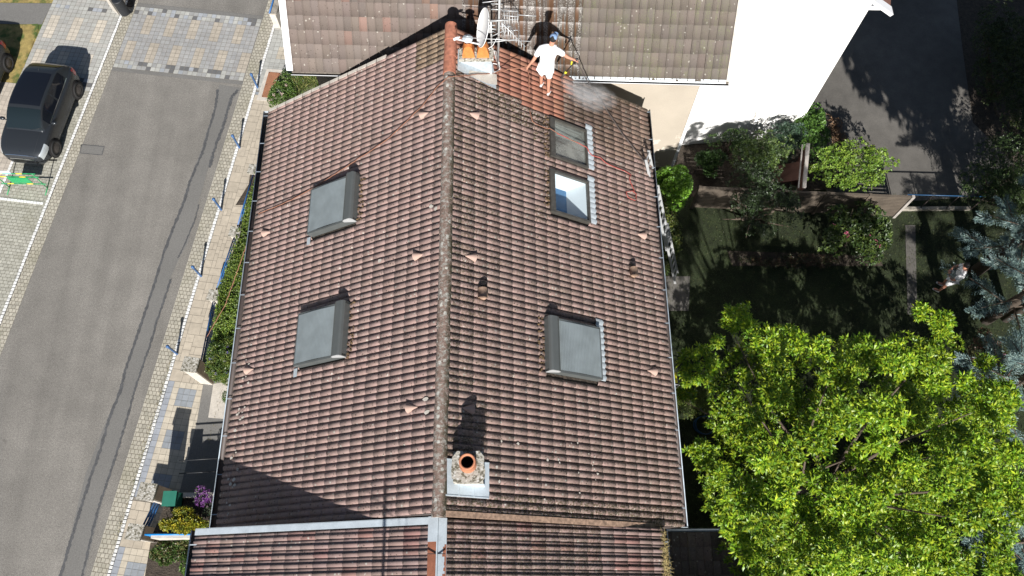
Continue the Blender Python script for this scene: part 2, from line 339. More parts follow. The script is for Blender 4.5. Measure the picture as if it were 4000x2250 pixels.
white_line('kerb_line_right', .03, -6, 26); white_line('kerb_line_left', -6.08, 7, 26)
TAN = (.40, .355, .29); GREY = (.30, .30, .29); CREAM = (.47, .42, .335); BLUEG = (.255, .275, .295); DARKP = (.13, .13, .13); LG = (.39, .39, .36)
def pave(name, s0, s1, t0, t1, cell, fn, z=.012, gap=.012, zj=.006):
    ns = int(round((s1 - s0) / cell)); ntt = int(round((t1 - t0) / cell)); cs = (s1 - s0) / ns; ct = (t1 - t0) / ntt; b = MB()
    for i in range(ns):
        for j in range(ntt):
            c = fn(i, j, ns, ntt)
            if c is None: continue
            k = random.uniform(.92, 1.08); c = tuple(x * k for x in c); a = s0 + i * cs; d = t0 + j * ct; g = gap / 2
            zz = z + random.uniform(0, .0015)
            b.add([(*st(a + g, d + g)[:2], zz), (*st(a + g, d + ct - g)[:2], zz), (*st(a + cs - g, d + ct - g)[:2], zz), (*st(a + cs - g, d + g)[:2], zz)], [(0, 1, 2, 3)], col=c)
    polymesh(name + '_bed', strip(s0, s1, t0, t1, 0), zj, M['joint'])
    return tag(b.build(name, M['paver']), kind='structure')
def crossing(i, j, ns, nt_):
    if i in (0, ns - 1): return DARKP if random.random() < .12 else random.choice([LG, GREY, LG, (.32, .34, .36)])
    if i in (1, ns - 2): return DARKP if random.random() < .2 else random.choice([LG, GREY, (.34, .36, .385)])
    if 2 <= i <= 6 and (j % 5) in (1, 2): return TAN
    if ns - 7 <= i <= ns - 3 and (j % 5) in (3, 4): return TAN
    return random.choice([(.31, .31, .305), (.33, .33, .32), (.32, .315, .305)])
pave('crossing_pavers', 18.75, 21.72, -5.62, -.52, .185, crossing, z=.018, zj=.012)
polymesh('crossing_edge', strip(18.58, 18.75, -5.64, -.5, 0), .008, M['asphalt_dark']); polymesh('crossing_edge_far', strip(21.72, 21.9, -5.64, -.5, 0), .008, M['asphalt_dark'])
def leftpave(i, j, ns, nt_):
    if i in (1, 2, ns - 3): return DARKP if random.random() < .22 else random.choice([LG, (.34, .36, .385), LG])
    if (4 <= i <= 8 or 12 <= i <= 17) and (j % 5) in (1, 2): return (.52, .47, .39)
    return random.choice([LG, (.37, .365, .34), (.385, .375, .345)])
pave('pavement_left_pattern', 17.55, 21.8, -9.0, -6.14, .185, leftpave, z=.02, zj=.014)
pave('pavement_left', 21.8, 30, -9.0, -6.14, .185, lambda i, j, a, b_: random.choice([CREAM, LG]), z=.02, zj=.014)
pave('pavement_left_cream', 8.5, 17.55, -12.5, -7.9, .2, lambda i, j, a, b_: (.46, .41, .345), z=.02, zj=.014, gap=.008)
polymesh('parking_bay', strip(-5, 17.55, -7.9, -6.14, 0), .01, M['bay'], uv=SUV)
polymesh('parking_bay_wide', strip(-5, 12.7, -12.5, -7.9, 0), .022, M['bay'], uv=SUV)
b = MB()
for k in range(60):
    t_ = -7.9 - .03 + .12 * k if False else -6.2 - .12 * k
    if t_ < -9.5: break
    P = strip(12.66, 12.76, t_ - .11, t_, 0); b.add([(p[0], p[1], .03) for p in P], [(0, 1, 2, 3)], col=(.78, .78, .75))
tag(b.build('bay_line', M['paver']), kind='structure')
b = MB()
for k in range(80):
    s_ = 12.8 + .12 * k
    if s_ > 15: break
    P = strip(s_, s_ + .11, -7.95, -7.85, 0); b.add([(p[0], p[1], .03) for p in P], [(0, 1, 2, 3)], col=(.78, .78, .75))
tag(b.build('bay_side_line', M['paver']), kind='structure')
polymesh('grass_verge', [up(q)[:2] for q in [(-200, 108), (150, 95), (150, 120), (95, 265), (60, 262), (-200, 300)]], .03, M['dry_lawn'])
polymesh('asphalt_path', [up(q)[:2] for q in [(-300, 10), (205, 15), (165, 97), (-300, 92)]], .026, M['asphalt_dark'])
polymesh('pavement_base_left', strip(10, 40, -20, -9.0, 0), .008, M['dry_lawn'])
# right pavement
def rp_grid(i, j, ns, nt_):
    if j < 1: return (.30, .32, .35) if True else None
    if (i % 7) in (1, 2, 3) and j in (2, 3, 4): return BLUEG
    return CREAM
def rp_mod(name, s0, s1, t0, t1):
    b = MB(); rows = int((t1 - t0) / .135); cell = .135; ns = int((s1 - s0) / cell); occ = np.zeros((ns, rows), bool)
    for i in range(ns):
        for j in range(rows):
            if occ[i, j]: continue
            for (a, c_) in random.sample([(3, 2), (2, 3), (2, 2), (3, 3), (2, 1)], 5) + [(1, 1)]:
                if i + a <= ns and j + c_ <= rows and not occ[i:i + a, j:j + c_].any(): break
            occ[i:i + a, j:j + c_] = True; g = .005; k = random.uniform(.93, 1.06)
            c = BLUEG if (a, c_) == (1, 1) and random.random() < .5 else (CREAM[0] * k * .95, CREAM[1] * k * .93, CREAM[2] * k * .92)
            x0, x1, y0, y1 = s0 + i * cell + g, s0 + (i + a) * cell - g, t0 + j * cell + g, t0 + (j + c_) * cell - g; zz = .022 + random.uniform(0, .0015)
            b.add([(*st(x0, y0)[:2], zz), (*st(x0, y1)[:2], zz), (*st(x1, y1)[:2], zz), (*st(x1, y0)[:2], zz)], [(0, 1, 2, 3)], col=c)
    polymesh(name + '_bed', strip(s0, s1, t0, t1, 0), .016, M['joint']); return tag(b.build(name, M['paver']), kind='structure')
rp_mod('pavement_right', 7.0, 18.4, .09, 1.3)
pave('pavement_right_drive', 3.3, 7.0, .09, 2.05, .19, rp_grid, z=.022, zj=.016, gap=.008)
rp_mod('pavement_right_low', 1.85, 3.3, .09, 1.2)
pave('pavement_right_near', -6, 1.85, .09, 1.45, .19, rp_grid, z=.022, zj=.016, gap=.008)
pave('pavement_right_far', 18.4, 26, .09, 2.6, .19, lambda i, j, a, c: CREAM if (i % 6 in (2, 3, 4) and j % 5 in (2, 3)) else LG, z=.022, zj=.016, gap=.008)
# road repair trench with bitumen edges
def ribbon(name, pix, wid, z, m, jag=.3, n=14):
    P = [up(q)[:2] for q in pix]; pts = []
    for a, c in zip(P[:-1], P[1:]):
        for k in range(n): pts.append(a + (c - a) * k / n)
    pts.append(P[-1]); V = []; 
    for i, p in enumerate(pts):
        d = pts[min(i + 1, len(pts) - 1)] - pts[max(0, i - 1)]; d /= np.linalg.norm(d); nrm = np.array([d[1], -d[0]])
        w0 = wid / 2 * (1 + random.uniform(-jag, jag)); w1 = wid / 2 * (1 + random.uniform(-jag, jag)); V += [(*(p - nrm * w0), z), (*(p + nrm * w1), z)]
    bb = MB(); bb.add(V, [(2 * i, 2 * i + 1, 2 * i + 3, 2 * i + 2) for i in range(len(pts) - 1)]); return tag(bb.build(name, m), kind='structure')
polymesh('trench_patch', [up(q)[:2] for q in [(856, 330), (945, 345), (930, 360), (905, 400), (880, 480), (850, 560), (815, 655), (775, 790), (735, 950), (700, 1010), (668, 1080), (620, 1235), (575, 1395), (510, 1560), (480, 1700), (400, 1960), (360, 2120), (330, 2260), (240, 2260), (285, 2050), (335, 1850), (400, 1680), (452, 1560), (490, 1440), (540, 1290), (590, 1130), (640, 980), (690, 850), (725, 750), (745, 690), (780, 600), (812, 500), (845, 400)]], .004, M['asphalt_dark'])
ribbon('bitumen_joint', [(850, 350), (843, 420), (815, 510), (790, 600), (745, 700), (722, 780), (690, 860), (640, 990), (600, 1120), (560, 1240), (520, 1360), (488, 1450), (470, 1530), (425, 1640), (392, 1760), (352, 1870), (318, 1980), (290, 2070), (262, 2160), (232, 2262)], .09, .008, M['seal'], .5)
ribbon('bitumen_joint', [(930, 352), (905, 380), (890, 430), (870, 500), (840, 580), (818, 655)], .10, .008, M['seal'], .6)
ribbon('bitumen_joint', [(776, 800), (762, 860), (740, 910), (720, 960), (695, 1008)], .05, .008, M['seal'], .6)
ribbon('bitumen_joint', [(668, 1090), (645, 1160), (618, 1240), (585, 1350), (555, 1440), (530, 1510), (500, 1620), (478, 1700), (450, 1790), (420, 1880), (392, 1960), (370, 2040), (345, 2150), (318, 2262)], .07, .008, M['seal'], .6)
bq = [(318, 565), (408, 573), (398, 606), (312, 598)]
polymesh('road_patch', [up(q)[:2] for q in bq], .004, M['asphalt_dark'])
ribbon('bitumen_frame', bq + [bq[0]], .025, .008, M['seal'], .3)
# garden side terrain (higher than the street)
polymesh('garden', [(3.2, -40), (60, -40), (60, 12.9), (3.2, 12.9)], G, M['lawn'])
polymesh('driveway', [up(q, G)[:2] for q in [(3000, 560), (3190, 700), (3240, 760), (3500, 790), (3800, 770), (3960, 640), (3800, 480), (3760, 200), (3700, -300), (2900, -300)]], G + .012, M['driveway'])
polymesh('flower_bed', [up(q, G)[:2] for q in [(2590, 660), (2650, 572), (3105, 535), (3230, 600), (3240, 740), (2700, 770)]], G + .02, M['soil'])
polymesh('garden_far', [(3.2, 12.9), (60, 12.9), (60, 80), (3.2, 80)], G, M['soil'])
polymesh('bank', [(-9.6, 13.3), (-6.6, 13.3), (-6.0, 13.6), (-7.7, 16.2), (-7.9, 17.2)], .05, M['soil'])
polymesh('slab_patch', [up(q, G)[:2] for q in [(2590, 1080), (2695, 1080), (2690, 1215), (2600, 1215)]], G + .016, M['driveway'])
polymesh('bare_bed', [up(q, G)[:2] for q in [(2840, 980), (3430, 1000), (3450, 1040), (2860, 1040)]], G + .016, M['soil'])
# house-side forecourt
polymesh('forecourt', [up(q)[:2] for q in [(795, 1500), (900, 1480), (900, 2000), (690, 1980), (720, 1850), (770, 1650)]], .03, M['asphalt_dark'])
polymesh('stone_forecourt', [up(q)[:2] for q in [(835, 1500), (905, 1490), (905, 1640), (815, 1632)]], .036, M['pale_stone'])
polymesh('front_bed', [(-9.5, 7.0), (-6.6, 7.0), (-6.6, 14.4), (-8.6, 14.3), (-8.95, 11.8), (-9.35, 9.5)], .04, M['soil'])
polymesh('near_bed', [up(q)[:2] for q in [(590, 2120), (900, 2110), (900, 2300), (560, 2300)]], .04, M['soil'])

# ------------------------------------------------------------------ ROOF TILES
def inpoly(P, poly):
    x, y = P[:, 0], P[:, 1]; r = np.zeros(len(P), bool); n = len(poly)
    for i in range(n):
        x0, y0 = poly[i]; x1, y1 = poly[(i + 1) % n]
        c = ((y0 > y) != (y1 > y)) & (x < (x1 - x0) * (y - y0) / (y1 - y0 + 1e-12) + x0); r ^= c
    return r
def pixproj(P):
    c = (P - CC) @ RM; return np.stack([2000 + FPX * c[:, 0] / -c[:, 2], 1125 - FPX * c[:, 1] / -c[:, 2]], 1)
def tile_roof(name, parent, O, U, D, Nn, nU, nD, pitch, course, prof, lip, m, fn, thick=.016, over=.03, holes=(), jit=.004):
    O, U, D, Nn = [np.asarray(a, float) for a in (O, U, D, Nn)]; prof = np.array(prof); K = len(prof)
    I, J = np.meshgrid(np.arange(nU), np.arange(nD), indexing='ij'); I = I.ravel(); J = J.ravel()
    ctr = O + U * ((I + .5) * pitch)[:, None] + D * ((J + .5) * course)[:, None]
    keep = np.ones(len(I), bool); l0 = np.zeros(len(I)); l1 = np.full(len(I), float(course))
    for (u0, u1, d0, d1) in holes:
        cu = (I + .5) * pitch; inu = (cu > u0 - pitch * .4) & (cu < u1 + pitch * .4); a_ = J * course; e_ = a_ + course
        keep &= ~(inu & (a_ >= d0 - .04) & (e_ <= d1 + .04)); l0 = np.where(inu & (a_ < d1) & (e_ > d1) & (a_ >= d0 - .04), d1 - a_, l0); l1 = np.where(inu & (a_ < d0 - .04) & (e_ > d0), d0 - a_ - over, l1)
    I, J, ctr, l0, l1 = I[keep], J[keep], ctr[keep], l0[keep][:, None], l1[keep][:, None]; n = len(I)
    ju = RNG.normal(0, jit * .5, n); jd = RNG.normal(0, jit * 1.5, n); jh = RNG.normal(0, jit * .6, n); tw = RNG.normal(0, .004, n)
    base = O + U * (I * pitch + ju)[:, None] + D * (J * course + jd)[:, None] + Nn * jh[:, None]
    V = np.empty((n, 3, K, 3))
    for k in range(K):
        off = U * (prof[k, 0] * pitch)
        V[:, 0, k] = base + off + D * l0 + Nn * prof[k, 1]
        V[:, 1, k] = base + off + D * (l1 + over) + Nn * (prof[k, 1] + lip) + Nn * (tw * (prof[k, 0] - .5))[:, None]
        V[:, 2, k] = V[:, 1, k] - Nn * (lip + thick * .4) - D * .004
    idx = np.arange(n)[:, None] * 3 * K; F = []
    for k in range(K - 1):
        F.append(np.concatenate([idx + k, idx + k + 1, idx + K + k + 1, idx + K + k], 1)); F.append(np.concatenate([idx + K + k, idx + K + k + 1, idx + 2 * K + k + 1, idx + 2 * K + k], 1))
    nF = len(F); F = np.stack(F, 1).reshape(-1, 4)
    if np.dot(np.cross(U, D), Nn) < 0: F = F[:, ::-1]
    F = F[:, ::-1] if np.dot(np.cross(V[0, 0, 1] - V[0, 0, 0], V[0, 1, 0] - V[0, 0, 0]), Nn) * (1) < 0 and False else F
    c, dirt, moss, wet = fn(I, J, ctr, pixproj(ctr))
    rep = lambda a: np.repeat(a, nF, axis=0)
    o = fastmesh(name, V.reshape(-1, 3), F, m, parent, col=rep(c), smooth=False, attrs=dict(dirt=rep(dirt), moss=rep(moss), wet=rep(wet)))
    me = o.data; sm = np.ones(len(F), bool); sm[1::2] = False; me.polygons.foreach_set('use_smooth', sm); return o
ROLL = [(0, 0), (.035, .01), (.11, .03), (.27, .043), (.46, .047), (.64, .043), (.775, .031), (.815, .001), (1, 0)]
TRAP = [(0, 0), (.04, .016), (.1, .028), (.3, .036), (.46, .034), (.50, .006), (.56, .004), (.75, .012), (.93, .012), (.96, 0), (1, 0)]
FLAT = [(0, .012), (.03, .03), (.1, .031), (.13, .012), (.3, .006), (.6, .012), (.85, .008), (1, .004)]
def plane_thing(P, X, d): pass
# ---------------------------------------------------------------- MAIN HOUSE
XR, ZR, ZE, Y1, Y2 = -1.31, 9.55, 6.12, 13.01, 1.66; WL, WR = 5.37, 5.25
root = MH = empty('house', (XR, 7.3, 0), 'large brown tiled gabled house filling the middle, with five roof windows in its slopes', 'house')
lenL = math.hypot(WL, ZR - ZE); lenR = math.hypot(WR, ZR - ZE)
DL = np.array([-WL, 0, ZE - ZR]) / lenL; DR = np.array([WR, 0, ZE - ZR]) / lenR
NL = np.array([-(ZR - ZE), 0, WL]) / lenL; NR = np.array([(ZR - ZE), 0, WR]) / lenR; UY = np.array([0, 1., 0])
RID = np.array([XR, 0, ZR])
def onR(q, h=0.): p = upl(q, NR, NR @ RID + h); return p
def onL(q, h=0.): p = upl(q, NL, NL @ RID + h); return p
def rp(side, y, d, h=0.):
    D_, N_ = (DL, NL) if side == 'L' else (DR, NR); return RID + UY * y + D_ * d + N_ * h
def basecol(n, c, s=.10, hs=.05):
    k = RNG.normal(1, s, n)[:, None]; c = np.array(c) * k; c = c * (1 + RNG.normal(0, hs, (n, 3)) * [.7, .2, -.6]); return np.clip(c, .01, .9)
CLEANP = [(1740, 60), (2215, 285), (2212, 400), (2190, 462), (2130, 445), (2040, 400), (1945, 348), (1880, 300), (1760, 235)]
def colR(I, J, P, q):
    n = len(I); c = basecol(n, (.35, .238, .21), .025, .02); cl = inpoly(q, CLEANP); c[cl] = basecol(cl.sum(), (.36, .165, .11), .06)
    darkish = RNG.random(n) < .05; c[darkish] *= .85
    far = inpoly(q, [(2180, 280), (2560, 410), (2560, 640), (2350, 600), (2300, 470), (2180, 470)]); c[far & ~cl] *= np.array([.8, .78, .7])
    dirt = np.where(cl, .04, .9); moss = np.full(n, .2) + RNG.random(n) * .3; d = (P[:, 0] - XR)
    moss += np.clip(.5 - d * .4, 0, .4) * (RNG.random(n) < .7)
    band = inpoly(q, [(1850, 290), (1990, 345), (2140, 450), (2160, 600), (2135, 600), (2060, 500), (1940, 440), (1850, 400)]); moss[band] = .95
    nb = P[:, 1] < 2.05; moss[nb] = .9; nearw = inpoly(q, [(2100, 450), (2150, 450), (2150, 860), (2105, 860)]); moss[nearw] = .7
    edge = P[:, 1] > 12.85; moss[edge & ~cl] = .8; moss[cl] = 0
    wet = np.where(cl, .12, 0.) + np.clip(1 - np.hypot((q[:, 0] - 2340) / 230, (q[:, 1] - 430) / 160), 0, 1) * 1.0 * ~cl
    return c, dirt, moss, np.clip(wet, 0, .8)
def colL(I, J, P, q):
    n = len(I); c = basecol(n, (.365, .25, .222), .025, .02); d = XR - P[:, 0]; dirt = np.full(n, .85); moss = np.full(n, .08) + RNG.random(n) * .08
    fr = (P[:, 1] > 12.1) & (d < .95); c[fr] *= [.8, .82, .62]; moss[fr] = .35
    moss[(d > 5.1)] = .35; return c, dirt, moss, np.zeros(n)
sky_px = {'LU': [(1214.3, 739.4), (1389.5, 673), (1378.5, 856.7), (1199, 913)], 'LL': [(1164.6, 1223.6), (1347.8, 1177), (1336.4, 1391.8), (1146.5, 1425.5)],
          'RL': [(2140, 1235.6), (2345, 1277.5), (2355.3, 1481), (2145.5, 1448)], 'RA': [(2150, 452), (2294, 510), (2300, 656.6), (2152, 604.7)], 'RB': [(2150, 653.6), (2301.6, 711.6), (2309.6, 870.5), (2152, 821.6)]}
WIN = {}
for k, v in sky_px.items():
    h = .10 if k in ('RA', 'RB') else .19
    Q = [(onL if k[0] == 'L' else onR)(q, h) for q in v]; D_ = DL if k[0] == 'L' else DR
    ds = sorted(float((p - RID) @ D_) for p in Q); ys = sorted(float(p[1]) for p in Q); WIN[k] = ((ys[0] + ys[1]) / 2, (ys[2] + ys[3]) / 2, (ds[0] + ds[1]) / 2, (ds[2] + ds[3]) / 2)
PIT = (Y1 - Y2) / 76; CRS = lenR / 19
def holesof(side): return [(a - Y2 + .03, b_ - Y2 - .03, c + .03, d - .03) for k, (a, b_, c, d) in WIN.items() if k[0] == side]
tile_roof('roof_tiles', root, rp('R', Y2, 0), UY, DR, NR, 76, 19, PIT, CRS, ROLL, .008, M['tile'], colR, jit=.003, holes=holesof('R'))
tile_roof('roof_tiles', root, rp('L', Y2, 0), UY, DL, NL, 76, 19, PIT, CRS, ROLL, .008, M['tile'], colL, jit=.003, holes=holesof('L'))
# house body: gabled walls and roof deck
b = MB(); w_ = .42; P = [(XR - WL + w_, -.1), (XR + WR - w_, -.1), (XR + WR - w_, ZE + .05), (XR, ZR - .22), (XR - WL + w_, ZE + .05)]
V = [(x, Y1 - .18, z) for x, z in P] + [(x, Y2 + .02, z) for x, z in P]
b.add(V, [(0, 1, 2, 3, 4), (9, 8, 7, 6, 5), (0, 5, 6, 1), (1, 6, 7, 2), (4, 9, 5, 0)]); b.build('wall', M['cream_wall'], root)
b = MB()
for s in 'LR':
    hs = [WIN[k] for k in WIN if k[0] == s]; L_ = lenL if s == 'L' else lenR
    ysb = sorted(set([Y2 + .03, Y1 - .03] + [h[0] + .05 for h in hs] + [h[1] - .05 for h in hs])); dsb = sorted(set([0.02, L_ - .03] + [h[2] + .05 for h in hs] + [h[3] - .05 for h in hs]))
    for y0, y1 in zip(ysb[:-1], ysb[1:]):
        for d0, d1 in zip(dsb[:-1], dsb[1:]):
            yc, dc = (y0 + y1) / 2, (d0 + d1) / 2
            if any(h[0] < yc < h[1] and h[2] < dc < h[3] for h in hs): continue
            V = [rp(s, y0, d0, -.012), rp(s, y1, d0, -.012), rp(s, y1, d1, -.012), rp(s, y0, d1, -.012)]; b.add(V, [(0, 1, 2, 3)])
b.build('roof_deck', M['soil'], root)
for s in 'LR':   # barge boards
    b = MB(); D_, N_, L_ = (DL, NL, lenL) if s == 'L' else (DR, NR, lenR)
    b.frame(rp(s, Y1 - .02, L_ / 2, -.10), D_, L_ / 2 - .02, UY, .012, N_, .075)
    b.build('barge_board', M['wood'], root)
    b = MB(); b.frame(rp(s, Y2 + .004, L_ / 2, -.24), D_, L_ / 2 - .1, UY, .010, N_, .20); b.build('barge_board', M['hose'], root)
# ridge caps
def ridge(name, y0, y1, m, parent, r=.14, seg=.42, z=ZR - .02, x=XR, n=10):
    b = MB(); k = max(1, int(round((y1 - y0) / seg))); L_ = (y1 - y0) / k
    for i in range(k):
        ya, yb = y0 + i * L_ - .03, y0 + (i + 1) * L_; V = []; jz = random.uniform(-.006, .006); jx = random.uniform(-.008, .008)
        for yy, rr in ((yb, r * .985), (ya, r * 1.03)):
            for j in range(n + 1):
                a = math.pi * (j / n) * 1.1 - .05 * math.pi; V.append((x + jx + rr * math.cos(a), yy, z + jz - .03 + rr * math.sin(a) * 1.0))
        F = [(q * (n + 1) + j, (q + 1) * (n + 1) + j, (q + 1) * (n + 1) + j + 1, q * (n + 1) + j + 1) for q in range(1) for j in range(n)]
        b.add(V, F, smooth=True); b.add(V[-(n + 1):], [tuple(range(n + 1))]); b.add(V[:n + 1], [tuple(range(n, -1, -1))])
    return b.build(name, m, parent)
ridge('ridge_cap', Y2 - .05, Y1 - 1.36, M['ridge_old'], root); ridge('ridge_cap', Y1 - 1.36, Y1 + .06, M['ridge_clean'], root, r=.15, seg=.47)
# gutters
def gutter(name, x, ya, yb, z, m, parent, r=.065, side=1, zj=0.):
    b = MB(); n = 8; V = []
    for y in (ya, yb):
        for rr in (r, r - .006):
            for j in range(n + 1): a = math.pi + math.pi * j / n; V.append((x + rr * math.cos(a), y, z + rr * math.sin(a)))
    k = n + 1; F = []
    for j in range(n): F += [(j, j + 1, 2 * k + j + 1, 2 * k + j), (k + j, 3 * k + j, 3 * k + j + 1, k + j + 1)]
    F += [(0, 2 * k, 3 * k, k), (n, k + n, 3 * k + n, 2 * k + n)] + [(j, k + j, k + j + 1, j + 1) for j in range(n)] + [(2 * k + j, 2 * k + j + 1, 3 * k + j + 1, 3 * k + j) for j in range(n)]
    b.add(V, F, smooth=True); tr_ = b.build(name, M['hose'], parent); b = MB(); b.tube([(x + side * r, ya, z + .004), (x + side * r, yb, z + .004)], .014, 6)
    y = ya + .4
    while y < yb: b.box((x, y, z + .012), (2 * r + .02, .02, .006)); y += .9
    b.build('gutter_lip', m, parent); return tr_
gutter('gutter', XR - WL - .055, Y2 - .02, Y1 - .02, ZE + .0, M['zinc_old'], root, side=-1); gutter('gutter', XR + WR + .055, Y2 + .02, Y1 - .04, ZE + .0, M['zinc_old'], root, side=1)
for x_, y_ in ((XR + WR + .055, Y2), (XR - WL - .055, Y1 - .015)): b = MB(); b.box((x_, y_, ZE - .03), (.15, .006, .09)); b.build('gutter_end', M['zinc'], root)
for x_ in (XR + WR - .02, XR - WL + .02): b = MB(); b.box((x_, (Y1 + Y2) / 2, ZE - .06), (.03, Y1 - Y2 - .06, .14)); b.build('fascia', M['wood'], root)
# roof windows
def addwin(k, shut):
    y0, y1, d0, d1 = WIN[k]; s = k[0]; D_, N_ = (DL, NL) if s == 'L' else (DR, NR); yc, dc = (y0 + y1) / 2, (d0 + d1) / 2; hy, hd = (y1 - y0) / 2, (d1 - d0) / 2
    o = lambda y, d, h: rp(s, y, d, h); U2 = UY
    wr = bpy.data.objects.new('roof_window', None); COL.objects.link(wr); wr.parent = root; wr.location = Vector(o(yc, dc, .05)) - root.location; bpy.context.view_layer.update()
    flash = MB()   # dressed wavy apron below, moss above
    ya = y0 + .02
    while ya < y1 + .12 and ya < y1 + .02 + .1:
        pass; ya += PIT
        flash.add([o(ya - PIT, d1 - .02, .062), o(ya - PIT * .45, d1 - .02, .085), o(ya, d1 - .02, .062), o(ya - PIT, d1 + .19, .052), o(ya - PIT * .45, d1 + .21, .082), o(ya, d1 + .19, .052)], [(0, 1, 4, 3), (1, 2, 5, 4)], smooth=True)
    if s == 'R' : flash.build('flashing', M['lead'], wr)
    else:
        f2 = MB(); f2.add([o(y0 - .22, d1 - .02, .075), o(y0 - .02, d1 - .02, .075), o(y0 - .02, d1 + .1, .07), o(y0 - .22, d1 + .1, .07)], [(0, 1, 2, 3)]); f2.build('flashing', M['lead'], wr)
    if shut:
        H = .19; f = MB()
        f.frame(o(y0 + .025, dc, H / 2 - .0), D_, hd, U2, .025, N_, H / 2); f.frame(o(y1 - .025, dc, H / 2), D_, hd, U2, .025, N_, H / 2)
        f.frame(o(yc, d1 - .025, H / 2), D_, .025, U2, hy - .05, N_, H / 2); f.build('side_rail', M['shutter'], wr)
        f = MB(); a = d0; r = .11; V = []; prof = [(0, .03), (-.0, .20), (.02, .25), (.06, .275), (.2, .275), (.27, .245), (.275, .18)]
        for yy in (y0 - .004, y1 + .004): V += [o(yy, d0 + p, q) for p, q in prof]
        n = len(prof); f.add(V, [(i, i + 1, n + i + 1, n + i) for i in range(n - 1)] + [tuple(range(n - 1, -1, -1)), tuple(range(n, 2 * n))]); f.build('shutter_box', M['shutter'], wr)
        f = MB(); yy = y0 - .012; f.add([o(y0 - .012, d0 + p, q) for p, q in prof] + [o(y0 - .004, d0 + p, q) for p, q in prof], [tuple(range(n - 1, -1, -1)), tuple(range(n, 2 * n))] + [(i, i + 1, n + i + 1, n + i) for i in range(n - 1)]); f.build('end_cap', M['alu'], wr)
        f = MB(); a = d0 + .275; step = .042
        while a < d1 - .06:
            bw = .03 * math.sin(math.pi * (a - d0 - .275) / (d1 - d0 - .33)); o = lambda y, d, h, bw=bw: rp(s, y, d, h + (bw if h > .165 else 0)); f.add([o(y0 + .05, a, .172), o(y1 - .05, a, .172), o(y1 - .05, a + step * .35, .192), o(y0 + .05, a + step * .35, .192), o(y1 - .05, a + step * .7, .190), o(y0 + .05, a + step * .7, .190), o(y1 - .05, a + step, .170), o(y0 + .05, a + step, .170)], [(0, 1, 2, 3), (3, 2, 4, 5), (5, 4, 6, 7)], smooth=False); a += step
        o = lambda y, d, h: rp(s, y, d, h); f.frame(o(yc, d1 - .056, .19), D_, .012, U2, hy - .05, N_, .012); f.build('shutter_curtain', M['slats'], wr)
    else:
        f = MB(); H = .14; tk = .055
        for yy in (y0 + tk / 2, y1 - tk / 2): f.frame(o(yy, dc, H / 2 - .04), D_, hd, U2, tk / 2, N_, H / 2)
        f.frame(o(yc, d0 + .07, H / 2 - .03), D_, .07, U2, hy - tk - .0, N_, H / 2); f.frame(o(yc, d1 - tk / 2, H / 2 - .045), D_, tk / 2, U2, hy - tk, N_, H / 2); f.build('frame', M['frame'], wr)
        gy0, gy1, gd0, gd1 = y0 + tk, y1 - tk, d0 + .14, d1 - tk
        f = MB(); f.add([o(gy0, gd0, .045), o(gy1, gd0, .045), o(gy1, gd1, .045), o(gy0, gd1, .045)], [(3, 2, 1, 0)])
        if k == 'RB':
            f.build('pane', M['clear'], wr)
            f = MB(); dp = -.32    # reveal and blue blind seen through the glass
            A = [o(gy0, gd0, .02), o(gy1, gd0, .02), o(gy1, gd1, .02), o(gy0, gd1, .02)]; B_ = [o(gy0 + .0, gd0 - .1, dp), o(gy1 - .16, gd0 - .1, dp), o(gy1 - .16, gd1 - .36, dp), o(gy0, gd1 - .36, dp)]
            f.add(A + B_, [(0, 1, 5, 4), (1, 2, 6, 5), (2, 3, 7, 6), (3, 0, 4, 7)]); f.build('reveal', M['reveal'], wr)
            f = MB(); f.add(B_, [(0, 1, 2, 3)]); f.build('blind', M['blind_blue'], wr)
        else:
            f.build('pane', M['clear_dusty'], wr); f = MB(); dp = -.8
            A = [o(gy0, gd0, .02), o(gy1, gd0, .02), o(gy1, gd1, .02), o(gy0, gd1, .02)]; B_ = [o(gy0, gd0 - .05, dp), o(gy1, gd0 - .05, dp), o(gy1, gd1 - .1, dp), o(gy0, gd1 - .1, dp)]
            f.add(A + B_, [(0, 1, 5, 4), (1, 2, 6, 5), (2, 3, 7, 6), (3, 0, 4, 7)]); f.build('reveal', M['room_side'], wr)
            f = MB(); f.add(B_, [(0, 1, 2, 3)]); f.build('room_floor', M['room_dark'], wr)
            f = MB(); f.lathe(o(y0 + .3, d1 - .2, -.5), [(0, .0), (.05, .0), (.055, .12), (.03, .16), (.05, .22), (.0, .24)], 10); f.build('red_ornament', M['strap'], wr)
    # moss clumps lodged on the upslope side
    mb = MB()
    ymoss = y0 + .02
    while ymoss < y1 + .02:
        if random.random() < .92:
            for _ in range(5):
                cc = o(ymoss + random.uniform(-.04, .05), d0 - random.uniform(.01, .17), random.uniform(.03, .06)); r = random.uniform(.012, .035)
                mb.sphere(cc, (r * random.uniform(.8, 1.4), r, r * .8), 6, 4, smooth=False)
        ymoss += PIT
    tag(mb.build('moss', M['moss'], wr), kind='stuff')
